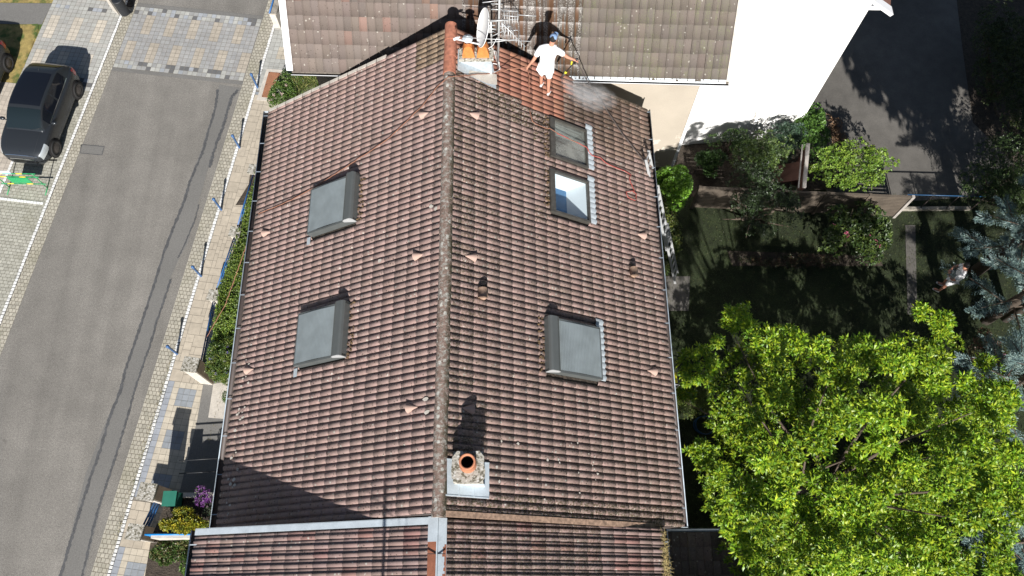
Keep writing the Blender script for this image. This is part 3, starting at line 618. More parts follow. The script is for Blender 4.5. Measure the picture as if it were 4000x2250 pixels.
def clearglass(name, tint, fac, rough):
    m = bpy.data.materials.new(name); m.use_nodes = True; N = m.node_tree.nodes; L = m.node_tree.links; N.remove(N['Principled BSDF'])
    g = N.new('ShaderNodeBsdfGlossy'); g.inputs['Roughness'].default_value = rough; tb = N.new('ShaderNodeBsdfTransparent'); tb.inputs[0].default_value = (*tint, 1); df = N.new('ShaderNodeBsdfDiffuse'); df.inputs[0].default_value = (.4, .41, .37, 1)
    m1 = N.new('ShaderNodeMixShader'); lw = N.new('ShaderNodeLayerWeight'); lw.inputs[0].default_value = .3; L.new(rng_(N, L, lw.outputs['Facing'], .2, 1, .05, .8), m1.inputs[0]); L.new(tb.outputs[0], m1.inputs[1]); L.new(g.outputs[0], m1.inputs[2])
    m2 = N.new('ShaderNodeMixShader'); L.new(m1.outputs[0], m2.inputs[1]); L.new(df.outputs[0], m2.inputs[2])
    tc = N.new('ShaderNodeTexCoord'); nn = noi(N, L, tc, 1.6, 5); L.new(rng_(N, L, nn, .4, .62, fac * .35, fac), m2.inputs[0]); L.new(m2.outputs[0], N['Material Output'].inputs[0]); return m
M['clear'] = clearglass('clear_glass', (.85, .92, .95), .05, .02); M['clear_dusty'] = clearglass('dusty_clear_glass', (.8, .85, .85), .5, .05)
for k in ('LU', 'LL', 'RL'): addwin(k, True)
for k in ('RA', 'RB'): addwin(k, False)
# ventilation tiles (pale new clay) and cowls
for q, s in [((1660, 445), 'L'), ((1636, 997), 'L'), ((1042, 908), 'L'), ((975, 1444), 'L'), ((1610, 1592), 'L'), ((1849, 447), 'R'), ((1838, 1003), 'R'), ((2505, 918), 'R'), ((2546, 1450), 'R'), ((1828, 1596), 'R')]:
    p = onL(q, .05) if s == 'L' else onR(q, .05); y, d = p[1], float((p - RID) @ (DL if s == 'L' else DR)); f = MB(); n = 10; V = []
    for t_, r, h in ((-.13, .004, .0), (-.02, .055, .055), (.11, .105, .085)):
        for j in range(n + 1): a = math.pi * j / n; V.append(rp(s, y + r * math.cos(a), d + t_, .035 + (r + h * .3) * math.sin(a) * .85))
    F = [(i * (n + 1) + j, i * (n + 1) + j + 1, (i + 1) * (n + 1) + j + 1, (i + 1) * (n + 1) + j) for i in range(2) for j in range(n)]
    if s == 'R': F = [tuple(reversed(x)) for x in F]
    f.add(V, F, smooth=True); f.build('vent_tile', M['vent_clay'], root)
for q in [(1888, 1152), (2475, 1068)]:
    p = onR(q, .05); y, d = p[1], float((p - RID) @ DR); f = MB(); o0 = rp('R', y, d, .03)
    f.lathe(o0, [(.115, 0), (.105, .07), (.09, .12), (.088, .16)], 14, axis=(0, .0, 1), smooth=True)
    c2 = o0 + np.array([.0, .0, .0]); V = []; n = 10
    for t_ in (-.12, .1):
        for j in range(n + 1): a = math.pi * j / n; V.append(o0 + np.array([.10 * math.cos(a), t_, .14 + .1 * math.sin(a)]))
    f.add(V, [(j, j + 1, n + 1 + j + 1, n + 1 + j) for j in range(n)] + [tuple(range(n + 1))], smooth=True)
    vo = f.build('vent_cowl', M['vent_old'], root)
    f = MB(); f.lathe(o0 + np.array([0, .02, .165]), [(0.0, 0), (.075, 0)], 14); f.build('cowl_opening', M['black'], vo)
# mortar smears, lichen patches and bird droppings left on the tiles near the chimney
f = MB()
for _ in range(26):
    y = random.uniform(1.8, 3.3); d = random.uniform(.9, 4.5); n = random.randint(5, 8); r = random.uniform(.01, .03)
    f.add([rp('R', y + r * 1.3 * math.cos(6.28 * j / n) * random.uniform(.5, 1.3), d + r * math.sin(6.28 * j / n) * random.uniform(.5, 1.6), .058) for j in range(n)], [tuple(range(n))])
for q in [(1675, 1612), (1668, 1560), (1690, 810), (1708, 818), (1490, 1020)]:
    p = onL(q); y, d = p[1], float((p - RID) @ DL); f.add([rp('L', y + .05 * math.cos(6.28 * j / 7) * random.uniform(.5, 1.3), d + .07 * math.sin(6.28 * j / 7) * random.uniform(.5, 1.3), .056) for j in range(7)], [tuple(range(7))])
for q in [(1120, 2065)]: pass
for _ in range(34):
    y = random.uniform(1.8, 6.3); p_ = random.uniform(5.75, 6.05); n = 7; r = random.uniform(.015, .045); f.add([rp('L', y + r * math.cos(6.28 * j / n) * random.uniform(.5, 1.3), p_ + r * 1.4 * math.sin(6.28 * j / n), .057) for j in range(n)], [tuple(range(n))])
tag(f.build('mortar_crumbs', M['pale_stone'], root), kind='stuff')
# verge mortar line (white, north edge of the left slope) and junction fillet to the neighbour
f = MB()
for j in range(19):
    if 6 <= j <= 18:
        d = j * CRS; f.frame(rp('L', Y1 + .0 - .05, d + CRS / 2, .045), DL, CRS / 2 - .012, UY, .045, NL, .012)
f.build('verge_mortar', M['pale_stone'], root)
f = MB(); f.frame(rp('R', Y2 - .02, 2.7, .05), DR, 2.68, UY, .055, NR, .02); f.build('mortar_fillet', M['vent_old'], root)

# ---------------------------------------------------------------- lower chimney
c0 = onR((1817, 1865), .0); cx, cy = float(c0[0]) + .08, float(c0[1]) + .13
def chim():
    zt = 9.78; g = empty('chimney', (cx, cy, ZR - .6), 'squat lichen covered chimney with one round terracotta pot on a bright zinc apron', 'chimney')
    b = MB(); b.box((cx, cy, zt - .6), (.56, .56, 1.1)); b.build('stack', M['lichen_concrete'], g)
    b = MB(); n = 16; P = []
    for j in range(n):
        a = 2 * math.pi * (j + .5) / n; r = .315 / max(abs(math.cos(a)), abs(math.sin(a))) * random.uniform(.95, 1.03); P.append((cx + r * math.cos(a) * 1.0, cy - .02 + r * math.sin(a) * .95))
    b.prism(P, zt - .09, zt); b.build('cap_slab', M['lichen_concrete'], g)
    b = MB(); pc = (cx + .0, cy + .03, zt); b.lathe(pc, [(.165, 0), (.155, .1), (.14, .28), (.155, .3), (.155, .34), (.118, .34), (.112, .26)], 22); b.build('pot', M['pot'], g)
    b = MB(); b.lathe(pc, [(.116, .3), (.11, .05), (0, .04)], 18); b.build('flue', M['black'], g)
    b = MB(); qa = [onR(q, .068) for q in ((1735, 1793), (1911, 1808), (1911, 1943), (1727, 1936))]; yN = (qa[0][1] + qa[1][1]) / 2; yS = (qa[2][1] + qa[3][1]) / 2; d0 = float((qa[0] - RID) @ DR + (qa[3] - RID) @ DR) / 2; d1 = float((qa[1] - RID) @ DR + (qa[2] - RID) @ DR) / 2
    b.add([rp('R', yS, d0, .068), rp('R', yN, d0, .068), rp('R', yN, d1, .068), rp('R', yS, d1, .068)], [(0, 1, 2, 3)])
    for k_ in (.34, .66): b.frame(rp('R', yS + .14, d0 + (d1 - d0) * k_, .075), UY, .14, DR, .008, NR, .01)
    b.frame(rp('R', yS, (d0 + d1) / 2, .06), DR, (d1 - d0) / 2, UY, .012, NR, .016); b.frame(rp('R', yN, (d0 + d1) / 2, .06), DR, (d1 - d0) / 2, UY, .012, NR, .016)
    zf = .1; b.frame((cx, cy - .285, 9.22), (1, 0, 0), .3, UY, .006, (0, 0, 1), .2); b.build('flashing', M['zinc'], g)
chim()
# ---------------------------------------------------------------- upper chimney (two orange pots)
def chim2():
    A = up((1795, 245), 9.55); zt = 9.62; x0, y0 = up((1793, 232), zt)[:2]; x1, _ = up((1928, 245), zt)[:2]; _, y1 = up((1793, 187), zt)[:2]
    g = empty('chimney', ((x0 + x1) / 2, (y0 + y1) / 2, 8.9), 'wide rendered chimney with two orange terracotta hoods beside the upper ridge end', 'chimney')
    xc, yc, wx, wy = (x0 + x1) / 2, (y0 + y1) / 2, x1 - x0, y1 - y0
    b = MB(); b.box((xc, yc, zt - .65), (wx - .1, wy - .1, 1.16)); b.build('stack', M['lead'], g)
    b = MB(); b.box((xc, yc, zt - .045), (wx, wy, .09)); b.build('cap_slab', M['lichen_concrete'], g)
    pots = []
    for (q0) in ((1830, 225), (1887, 225)):
        px_ = up(q0, zt)[0]; p = (px_, y0 + .17, zt); b = MB(); w0, w1, h = .145, .10, .34; V = []
        # hood: tapering box open to the north, arched top
        n = 8
        for yy, sc in ((-.13, 1.), (.13, 1.)):
            V += [(px_ - w0, p[1] + yy, zt), (px_ - w0 * .95, p[1] + yy * .9, zt + .1), (px_ - w1, p[1] + yy * .75, zt + h * .75)] + [(px_ + w1 * math.cos(math.pi - math.pi * j / n), p[1] + yy * .7, zt + h * .75 + .09 * math.sin(math.pi * j / n)) for j in range(1, n)] + [(px_ + w1, p[1] + yy * .75, zt + h * .75), (px_ + w0 * .95, p[1] + yy * .9, zt + .1), (px_ + w0, p[1] + yy, zt)]
        k = len(V) // 2; b.add(V, [(i, i + 1, k + i + 1, k + i) for i in range(k - 1)] + [tuple(range(k - 1, -1, -1))], smooth=False)
        po = b.build('pot', M['pot_orange'], g)
        b = MB(); b.box((px_, p[1] + .10, zt + .20), (.17, .04, .24)); b.build('opening', M['black'], po)
        b = MB(); b.add([(px_ - .075, p[1] + .0, zt + h + .006), (px_ + .075, p[1], zt + h + .006), (px_ + .06, p[1] + .1, zt + h - .005), (px_ - .06, p[1] + .1, zt + h - .005)], [(0, 1, 2, 3)]); b.build('opening', M['black'], po)
        pots.append((px_, p[1], zt + h))
    b = MB(); p = pots[0]; b.tube([(p[0], p[1] + .03, p[2] - .1), (p[0], p[1] + .03, p[2] + .12)], .05, 12); b.build('steel_flue', M['chrome'], g)
    b = MB(); n = 14; V = [(p[0], p[1] + .03, p[2] + .24)] + [(p[0] + .125 * math.cos(6.283 * j / n), p[1] + .03 + .125 * math.sin(6.283 * j / n), p[2] + .14 + .01 * (j % 2)) for j in range(n)]
    b.add(V, [(0, 1 + j, 1 + (j + 1) % n) for j in range(n)]); b.build('flue_hat', M['zinc'], g)
    # lead and zinc apron around the stack
    b = MB(); yS = y0 - .42; b.frame((xc, y0 + .048, 9.2), (1, 0, 0), wx / 2 - .045, UY, .006, (0, 0, 1), .34)
    d0, d1 = .17, .17 + (x1 - XR - .05); 
    b.add([rp('R', y0 - .05, d0, .07), rp('R', y1 + .05, d0, .07), rp('R', y1 + .05, d1, .07), rp('R', y0 - .34, d1 + .1, .07), rp('R', y0 - .22, d0, .07)], [(0, 1, 2, 3, 4)])
    b.build('flashing', M['lead'], g)
    b = MB(); q = [(1828, 292), (1835, 275), (1940, 290), (1942, 332), (1900, 325)]; b.add([onR(a, .075) for a in q], [(0, 4, 3, 2, 1)]); b.build('mortar_apron', M['pale_stone'], g)
    return pots
CH2 = chim2()

# ---------------------------------------------------------------- NEIGHBOUR HOUSE AT THE BOTTOM
BX, BZ, BY = -1.37, 9.17, 1.62; BLx, BLz, BRx, BRz = -6.64, 7.28, 3.36, 6.72
BH = empty('house', (BX, -3, 0), 'attached lower house at the bottom edge with ribbed dark brown tiles and a metal ridge', 'house')
bDL = np.array([BLx - BX, 0, BLz - BZ]); bl = np.linalg.norm(bDL); bDL /= bl; bNL = np.array([bDL[2], 0, -bDL[0]]); bNL = bNL if bNL[2] > 0 else -bNL
bDR = np.array([BRx - BX, 0, BRz - BZ]); br_ = np.linalg.norm(bDR); bDR /= br_; bNR = np.array([-bDR[2], 0, bDR[0]])
def colB(I, J, P, q):
    n = len(I); c = basecol(n, (.285, .195, .175), .05, .03); k = RNG.random(n) < .15; c[k] *= [1.0, .8, .78]
    right = P[:, 0] > BX; moss = np.where(right & (P[:, 1] > .6) & (P[:, 0] < 1.8), .6, .05); return c, np.full(n, .7), moss, np.zeros(n)
yS = -9.0; nB = int((BY - .14 - yS) / .178)
tile_roof('roof_tiles', BH, (BX, BY - .14 - nB * .178, BZ - .03), UY, bDL, bNL, nB, 17, .178, bl / 17, TRAP, .008, M['tile'], colB)
tile_roof('roof_tiles', BH, (BX, BY - .02 - nB * .178, BZ - .03), UY, bDR, bNR, nB, 16, .178, br_ / 16, TRAP, .008, M['tile'], colB)
b = MB(); P = [(BLx + .35, -.1), (BRx - .35, -.1), (BRx - .35, BRz + .1), (BX, BZ - .2), (BLx + .35, BLz + .1)]; V = [(x, BY - .02, z) for x, z in P] + [(x, yS + .1, z) for x, z in P]
b.add(V, [(0, 1, 2, 3, 4), (9, 8, 7, 6, 5), (0, 5, 6, 1), (1, 6, 7, 2), (4, 9, 5, 0)]); b.build('wall', M['cream_wall'], BH)
b = MB(); b.add([(BX, BY - .03, BZ - .045), (BX, yS, BZ - .045), (BLx, yS, BLz - .02), (BLx, BY - .03, BLz - .02)], [(0, 3, 2, 1)]); b.add([(BX, BY - .03, BZ - .045), (BX, yS, BZ - .045), (BRx, yS, BRz - .02), (BRx, BY - .03, BRz - .02)], [(0, 1, 2, 3)]); b.build('roof_deck', M['soil'], BH)
b = MB(); o = np.array([BX, BY - .07, BZ + .035]) + bDL * bl / 2; b.frame(o, bDL, bl / 2 + .02, UY, .062, bNL, .012); b.frame(o - bNL * .07 + UY * .07, bDL, bl / 2 + .02, UY, .004, bNL, .08); b.build('verge_flashing', M['zinc'], BH)
b = MB(); b.frame(np.array([BX + .06, (BY + yS) / 2, BZ + .035]) + bDR * .05, bDR, .085, UY, (BY - yS) / 2 - .02, bNR, .012); b.frame(np.array([BX + .01, (BY + yS) / 2, BZ + .06]), (1, 0, 0), .012, UY, (BY - yS) / 2 - .02, (0, 0, 1), .03); rz = b.build('ridge_metal', M['zinc'], BH)
b = MB(); y = BY - .45
b.frame(np.array([BX - .0, (y + yS) / 2, BZ + .036]) + bDL * .09, bDL, .085, UY, (y - yS) / 2, bNL, .012); b.build('ridge_metal', M['rust_metal'], BH)
b = MB(); b.frame(np.array([BX, BY - .22, BZ + .042]) + bDL * .09, bDL, .088, UY, .23, bNL, .013); b.build('ridge_metal', M['zinc'], BH)
b = MB()   # ragged paint edge on the right hand sheet
y = BY - .5
while y > -1:
    w1 = random.uniform(.01, .045); h_ = random.uniform(.02, .08); b.frame(np.array([BX + .06, y - h_, BZ + .049]) + bDR * (.135 - w1), bDR, w1, UY, h_, bNR, .0015); y -= 2 * h_
b.build('paint_scuffs', M['rust_metal'], BH)['kind'] = 'stuff'
for k_ in (.95,): b = MB(); b.frame(np.array([BX, k_, BZ + .06]), (1, 0, 0), .17, UY, .006, (0, 0, 1), .012); b.build('ridge_seam', M['dark'], BH)
gutter('gutter', BLx - .05, yS, BY - .03, BLz - .02, M['zinc'], BH, r=.075, side=-1); gutter('gutter', BRx + .05, yS, BY - .05, BRz - .02, M['zinc_old'], BH, side=1)
b = MB(); b.box((-4.6, -5.6, 8.9), (.6, .5, 2.6)); cc = b.build('chimney', M['cream_wall'], BH)
# straw caught in the right hand gutter
n = 420; V = []; F = []
for i in range(n):
    y = min(1.5, random.gauss(.75, .4)); c = np.array([BRx + .03 + random.gauss(0, .03), y, BRz + .03 + random.uniform(0, .05)]); d = np.array([random.gauss(0, 1), random.gauss(0, 1), random.gauss(0, .35)]); d /= np.linalg.norm(d); s_ = np.cross(d, [0, 0, 1.]); s_ /= np.linalg.norm(s_) + 1e-6
    l = random.uniform(.04, .13); k = len(V); V += [c - s_ * .003, c + s_ * .003, c + d * l + s_ * .002, c + d * l - s_ * .002]; F.append((k, k + 1, k + 2, k + 3))
o = fastmesh('straw', V, F, M['straw'], None, col=basecol(n, (.42, .33, .14), .2)); tag(o, 'dry yellow straw caught along the gutter of the lower house', 'straw', kind='stuff')
# aerial further down that roof, out of the picture: only its shadow shows
an = empty('tv_aerial', (-2.35, -4.2, 9.1), 'tall roof aerial on the lower house whose thin shadow crosses its tiles', 'aerial')
b = MB(); b.tube([(-2.35, -4.2, 9.0), (-2.35, -4.2, 13.2)], .035); b.build('mast', M['mast'], an)
b = MB(); b.tube([(-2.8, -4.2, 12.9), (-1.9, -4.2, 12.9)], .012); [b.tube([(-2.8 + .15 * i, -4.4, 12.9), (-2.8 + .15 * i, -4.0, 12.9)], .006, 5) for i in range(7)]; b.build('element', M['mast'], an)
b = MB(); b.tube([(-2.35, -4.2, 10.9), (-2.1, -4.2, 9.1)], .02); b.build('brace', M['mast'], an)
# low annex with a dark roof in the shade, bottom right
yA = float(up((2800, 2078), 3.9)[1]); ax0, ax1 = 3.9, 9.5
an2 = empty('shed', (6.2, 0, G), 'low annex with a dark corrugated roof in deep shade right of the lower house', 'shed')
tile_roof('roof_tiles', an2, (ax0, yA, 3.95), (1, 0, 0), (0, -.99, -.14), (0, -.14, .99), 28, 12, .2, .33, FLAT, .014, M['tileN'], lambda I, J, P, q: (basecol(len(I), (.16, .12, .1), .2), np.full(len(I), .8), np.full(len(I), .2), np.zeros(len(I))))
b = MB(); b.box(((ax0 + ax1) / 2, yA - 2.1, 2.6), (ax1 - ax0 - .2, 3.9, 2.0)); b.build('wall', M['cream_wall'], an2)
b = MB(); b.tube([(ax0, yA + .05, 3.93), (ax1, yA + .05, 3.93)], .045, 8); b.build('gutter', M['zinc_old'], an2)
wg = empty('house', (8.5, -3.6, G), 'gabled rear wing beyond the bottom edge that shades the lower garden', 'house')  # plain unseen block, sized so its shadow edge crosses the lower garden
b = MB(); b.add([(3.6, -1.1, G), (14, -1.1, G), (14, -1.1, 5.9), (3.6, -1.1, 5.9), (3.6, -8, G), (14, -8, G), (14, -8, 5.9), (3.6, -8, 5.9)], [(0, 1, 2, 3), (5, 4, 7, 6), (1, 5, 6, 2), (4, 0, 3, 7), (3, 2, 6, 7)]); b.build('wall', M['cream_wall'], wg)

# ---------------------------------------------------------------- NEIGHBOUR HOUSE AT THE TOP
AX = np.array([.99924576, -.03883181, 0]); PN = np.array([.03883181, .99924576, 0]); SL = np.array([PN[0], PN[1], 1.2]); SL /= np.linalg.norm(SL); NN = np.cross(AX, SL); NN /= np.linalg.norm(NN)
NE0 = up((1145, 274), 7.6); NLEN = 11.45; NRL = 5.0
NH = empty('house', NE0 + AX * 5.7 + PN * 3 - np.array([0, 0, 7.6]), 'house at the top with a steep grey brown tiled roof and beige rendered wall', 'house')
def colN(I, J, P, q):
    n = len(I); u = (P - NE0) @ AX; c = basecol(n, (.15, .12, .104), .08, .03); k = (RNG.random(n) < .09) & (u < 6); c[k] = basecol(k.sum(), (.2, .13, .108), .08)
    right = u > 7; c[right] *= [.8, .84, .82]; moss = np.full(n, .0)
    return c, np.full(n, .5), moss, np.where((u > 4.6) & (u < 7.6), .75, 0.)
def tileN2(m, N, L, tc, out, b):
    o = tile_extra(.85, .8)(m, N, L, tc, out, b)
    # long streaks down the slope: green lichen on the right, rust and pale wash where the water runs
    uv = N.new('ShaderNodeMapping'); uv.inputs['Scale'].default_value = (9, .5, .5); L.new(tc.outputs['Object'], uv.inputs[0])
    s = N.new('ShaderNodeTexNoise'); s.inputs['Scale'].default_value = 1; s.inputs['Detail'].default_value = 3; L.new(uv.outputs[0], s.inputs['Vector'])
    x = N.new('ShaderNodeSeparateXYZ'); L.new(tc.outputs['Object'], x.inputs[0])
    fine = rng_(N, L, noi(N, L, tc, 38, 4), .47, .55); patch = rng_(N, L, noi(N, L, tc, 2.2, 3), .42, .6)
    gr = mul(N, L, mul(N, L, fine, patch), rng_(N, L, x.outputs[0], .6, 2.2)); gr = mul(N, L, gr, rng_(N, L, s.outputs['Fac'], .44, .56)); o = mixc(N, L, mul(N, L, gr, .65), o, (.15, .16, .08))
    wet = N.new('ShaderNodeAttribute'); wet.attribute_name = 'wet'; wz = rng_(N, L, wet.outputs['Fac'], .3, .6)
    ru = mul(N, L, wz, rng_(N, L, s.outputs['Fac'], .5, .56)); o = mixc(N, L, mul(N, L, ru, .8), o, (.12, .06, .03))
    wh = mul(N, L, mul(N, L, wz, rng_(N, L, noi(N, L, tc, 45, 3), .5, .6)), rng_(N, L, s.outputs['Fac'], .5, .44)); o = mixc(N, L, mul(N, L, wh, .8), o, (.42, .40, .37))
    return o
M['tileN2'] = mat('streaked_tile', (.3, .25, .2), .7, attr=True, extra=tileN2, bump=(60, .35, .005))
tile_roof('roof_tiles', NH, NE0 + SL * NRL, AX, -SL, NN, 56, 14, NLEN / 56, NRL / 14, FLAT, .014, M['tileN2'], colN)
RT = NE0 + SL * NRL; b = MB(); dn = np.array([PN[0], PN[1], -1.2]); dn /= np.linalg.norm(dn); A = [RT, RT + AX * NLEN, RT + AX * NLEN + dn * NRL, RT + dn * NRL]
b.add(A, [(0, 1, 2, 3)]); b.add([p - NN * .015 for p in (NE0, NE0 + AX * NLEN, RT + AX * NLEN, RT)], [(0, 1, 2, 3)]); b.build('roof_deck', M['tileN'], NH)
WA = np.array([5.58, 13.69, 0]); b = MB(); q = [WA - AX * 11.0, WA, WA + PN * 5.3, WA - AX * 11.0 + PN * 5.3]
V = [(*p[:2], -.1) for p in q] + [(*p[:2], 7.75) for p in q]; mid0 = (q[0] + q[3]) / 2; mid1 = (q[1] + q[2]) / 2; V += [(*mid0[:2], 11.0), (*mid1[:2], 11.0)]
b.add(V, [(0, 1, 5, 4), (1, 2, 6, 9, 5), (2, 3, 7, 6), (3, 0, 4, 8, 7), (4, 5, 9, 8), (6, 7, 8, 9)]); b.build('wall', M['beige_wall'], NH)
for nm, p0, wdt, m_ in (('verge_board', NE0 - AX * .075, .085, 'white_metal'), ('verge_board', NE0 + AX * (NLEN + .03), .03, 'pale_stone')):
    b = MB(); b.frame(p0 + SL * NRL / 2 + NN * .03, SL, NRL / 2, AX, wdt, NN, .03); b.build(nm, M[m_], NH)
def gutter2(name, p0, p1, r, m, parent):
    b = MB(); d = (p1 - p0); L_ = np.linalg.norm(d); d /= L_; s_ = np.array([d[1], -d[0], 0]); n = 8; V = []
    for p in (p0, p1): V += [p + s_ * rr * math.cos(math.pi + math.pi * j / n) + np.array([0, 0, rr * math.sin(math.pi + math.pi * j / n)]) for rr in (r, r - .006) for j in range(n + 1)]
    k = n + 1; F = [];
    for j in range(n): F += [(j, j + 1, 2 * k + j + 1, 2 * k + j), (k + j, 3 * k + j, 3 * k + j + 1, k + j + 1)]
    b.add(V, F, smooth=True); o = b.build(name, M['iron'], parent); b = MB(); b.tube([p0 + s_ * r, p1 + s_ * r], .010, 6); b.build('gutter_lip', m, parent); return o
gutter2('gutter', NE0 - AX * .05 - PN * .05 + np.array([0, 0, -.04]), NE0 + AX * (NLEN + .1) - PN * .05 + np.array([0, 0, -.04]), .07, M['white_metal'], NH)
b = MB(); b.frame(NE0 + AX * (NLEN * .79) - SL * .015 + NN * .02, AX, NLEN * .21, SL, .05, NN, .006); b.build('eave_flashing', M['lead'], NH)
b = MB(); b.frame(WA + AX * -.01 + np.array([0, 0, 3.8]), AX, .05, PN, .03, (0, 0, 1), 3.3); b.build('corner_bead', M['white_metal'], NH)
# ---------------------------------------------------------------- WHITE BUILDING
WB0 = np.array([5.70, 14.55, 0]); WB1 = np.array([9.84, 14.89, 0]); wd = (WB1 - WB0); wd /= np.linalg.norm(wd); wp = np.array([-wd[1], wd[0], 0])
WH = empty('house', (7.8, 17, G), 'tall plain building with a blinding white wall beside the dark driveway', 'house')
b = MB(); q = [WB0, WB1, WB1 + wp * 7, WB0 + wp * 7]; V = [(*p[:2], 0) for p in q] + [(*p[:2], 8.3) for p in q]; m0, m1 = (q[0] + q[1]) / 2, (q[2] + q[3]) / 2; V += [(*m0[:2], 11), (*m1[:2], 11)]
b.add(V, [(0, 1, 5, 8, 4), (1, 2, 6, 5), (2, 3, 7, 9, 6), (3, 0, 4, 7), (5, 6, 9, 8), (7, 4, 8, 9)]); b.build('wall', M['white_wall'], WH)
P0 = up((3408, -6), 8.25); P1 = up((3480, 45), 7.75); d = P1 - P0; L_ = np.linalg.norm(d); d /= L_; s_ = np.cross((0, 0, 1), d); s_ /= np.linalg.norm(s_)
b = MB(); b.frame((P0 + P1) / 2 - d * .3, d, L_ / 2 + .3, s_, .14, np.cross(d, s_), .05); b.build('verge_board', M['white_metal'], WH)
b = MB(); P2 = P1 + s_ * .1; b.add([P0 + s_ * .1, P1 + s_ * .1, P1 + np.array([.5, 2, .0]), P0 + np.array([-.3, 3, .2])], [(0, 1, 2, 3)]); b.build('roof_edge', M['wood_red'], WH)
b = MB(); A_, B_ = up((3392, 30), 6.2), up((3440, 31), 6.2); b.tube([A_, B_], .07, 10); b.build('gutter', M['white_metal'], WH)

# ------------------------------------------------------------------ VEGETATION
def nrm(a): return a / (np.linalg.norm(a, axis=1, keepdims=True) + 1e-9)
def leaves(name, parent, P, Dv, Lg, Wd, col, m=None, fold=.12, kind=None):
    n = len(P); Dv = nrm(Dv); r = RNG.normal(0, 1, (n, 3)) * .35 + [0, 0, 1]; S = nrm(np.cross(Dv, r)); U = np.cross(S, Dv)
    Lg = np.broadcast_to(Lg, n)[:, None]; Wd = np.broadcast_to(Wd, n)[:, None]
    V = np.stack([P, P + Dv * Lg * .55 + S * Wd * .5 + U * Lg * fold, P + Dv * Lg + U * Lg * -.05, P + Dv * Lg * .55 - S * Wd * .5 + U * Lg * fold], 1).reshape(-1, 3)
    F = np.arange(4 * n).reshape(n, 4); return fastmesh(name, V, F, m or M['leaf'], parent, col=col)
def palette(n, cols, s=.18):
    cols = np.array(cols); c = cols[RNG.integers(0, len(cols), n)]; return np.clip(c * (1 + RNG.normal(0, s, (n, 1))), .005, .95)
def rosettes(C, A, k, L_, W_, open_=.9):
    """k leaves round each axis"""
    n = len(C); A = nrm(A); X = nrm(np.cross(A, RNG.normal(0, 1, (n, 3)))); Y = np.cross(A, X); P = []; D = []
    for i in range(k):
        a = 2 * math.pi * i / k + RNG.normal(0, .25, n); e = RNG.normal(open_, .22, n)
        d = (X * np.cos(a)[:, None] + Y * np.sin(a)[:, None]) * np.sin(e)[:, None] + A * np.cos(e)[:, None]; P.append(C + d * .012); D.append(d)
    P = np.concatenate(P); D = np.concatenate(D); m = len(P)
    return P, D, L_ * RNG.uniform(.65, 1.15, m), W_ * RNG.uniform(.7, 1.15, m)
def blob_pts(n, c, r, lumps=9, fill=.35, up_bias=.3, lr=.42):
    """points on the surface of an irregular crown made of lumps"""
    c = np.array(c, float); r = np.array(r, float); d = nrm(RNG.normal(0, 1, (lumps, 3))); d[:, 2] = np.abs(d[:, 2]) * .9 - .1; LC = d * RNG.uniform(.45, .85, (lumps, 1)); LR = RNG.uniform(lr * .6, lr * 1.15, lumps)
    i = RNG.integers(0, lumps, n); u = nrm(RNG.normal(0, 1, (n, 3)) + [0, 0, up_bias]); rad = LR[i] * (1 - fill * RNG.random(n) ** 2); p = LC[i] + u * rad[:, None]
    return c + p * r, nrm(u * .8 + p * .4 + [0, 0, .35])
def stems(parent, base, tips, r=.02, m='bark', name='stem'):
    b = MB()
    for t_ in tips:
        t_ = np.array(t_); bb = np.array(base) + np.clip(RNG.normal(0, r * 1.5, 3), -.12, .12) * [1, 1, 0]; mid = (bb + t_) / 2 + RNG.normal(0, .08, 3); b.tube([bb, mid, t_], [r, r * .7, r * .3], 5)
    return b.build(name, M[m], parent)
def shrub(name, label, cat, c, r, n, L_, W_, cols, k=4, lumps=9, group=None, ground=0., fill=.35, stemn=5, lr=.42, open_=.9, trunkname='stem', leafname='foliage', flowers=None):
    c = np.array(c, float); g = empty(name, (c[0], c[1], ground), label, cat, group)
    P, A = blob_pts(n, c, r, lumps, fill, lr=lr); P[:, 2] = np.maximum(P[:, 2], ground + .03)
    p, d, l, w2 = rosettes(P, A, k, L_, W_, open_); leaves(leafname, g, p, d, l, w2, np.repeat(palette(n, cols), 1, 0)[np.tile(np.arange(n), k)])
    stems(g, (c[0], c[1], ground), [c + np.clip(RNG.normal(0, .4, 3), -.7, .7) * np.array(r) for _ in range(stemn)], .012 + .015 * max(r), name=trunkname)
    if flowers:
        for nm, col_, cnt, fr in flowers:
            i = RNG.integers(0, n, cnt); q = P[i] + A[i] * fr * .6; pp_, dd, ll, ww = rosettes(np.repeat(q, 6, 0) + RNG.normal(0, fr * .35, (cnt * 6, 3)), RNG.normal(0, .5, (cnt * 6, 3)) + [0, 0, 1], 4, fr * .5, fr * .4, 1.2)
            tag(leaves(nm, g, pp_, dd, ll, ww, palette(len(pp_), [col_], .15), m=M['petal']), kind='stuff')
    return g
GRN = [(.05, .10, .02), (.07, .13, .025), (.035, .075, .018)]; DGRN = [(.03, .06, .02), (.04, .075, .022), (.05, .09, .03)]
LIME = [(.15, .25, .03), (.12, .22, .028), (.19, .28, .035)]
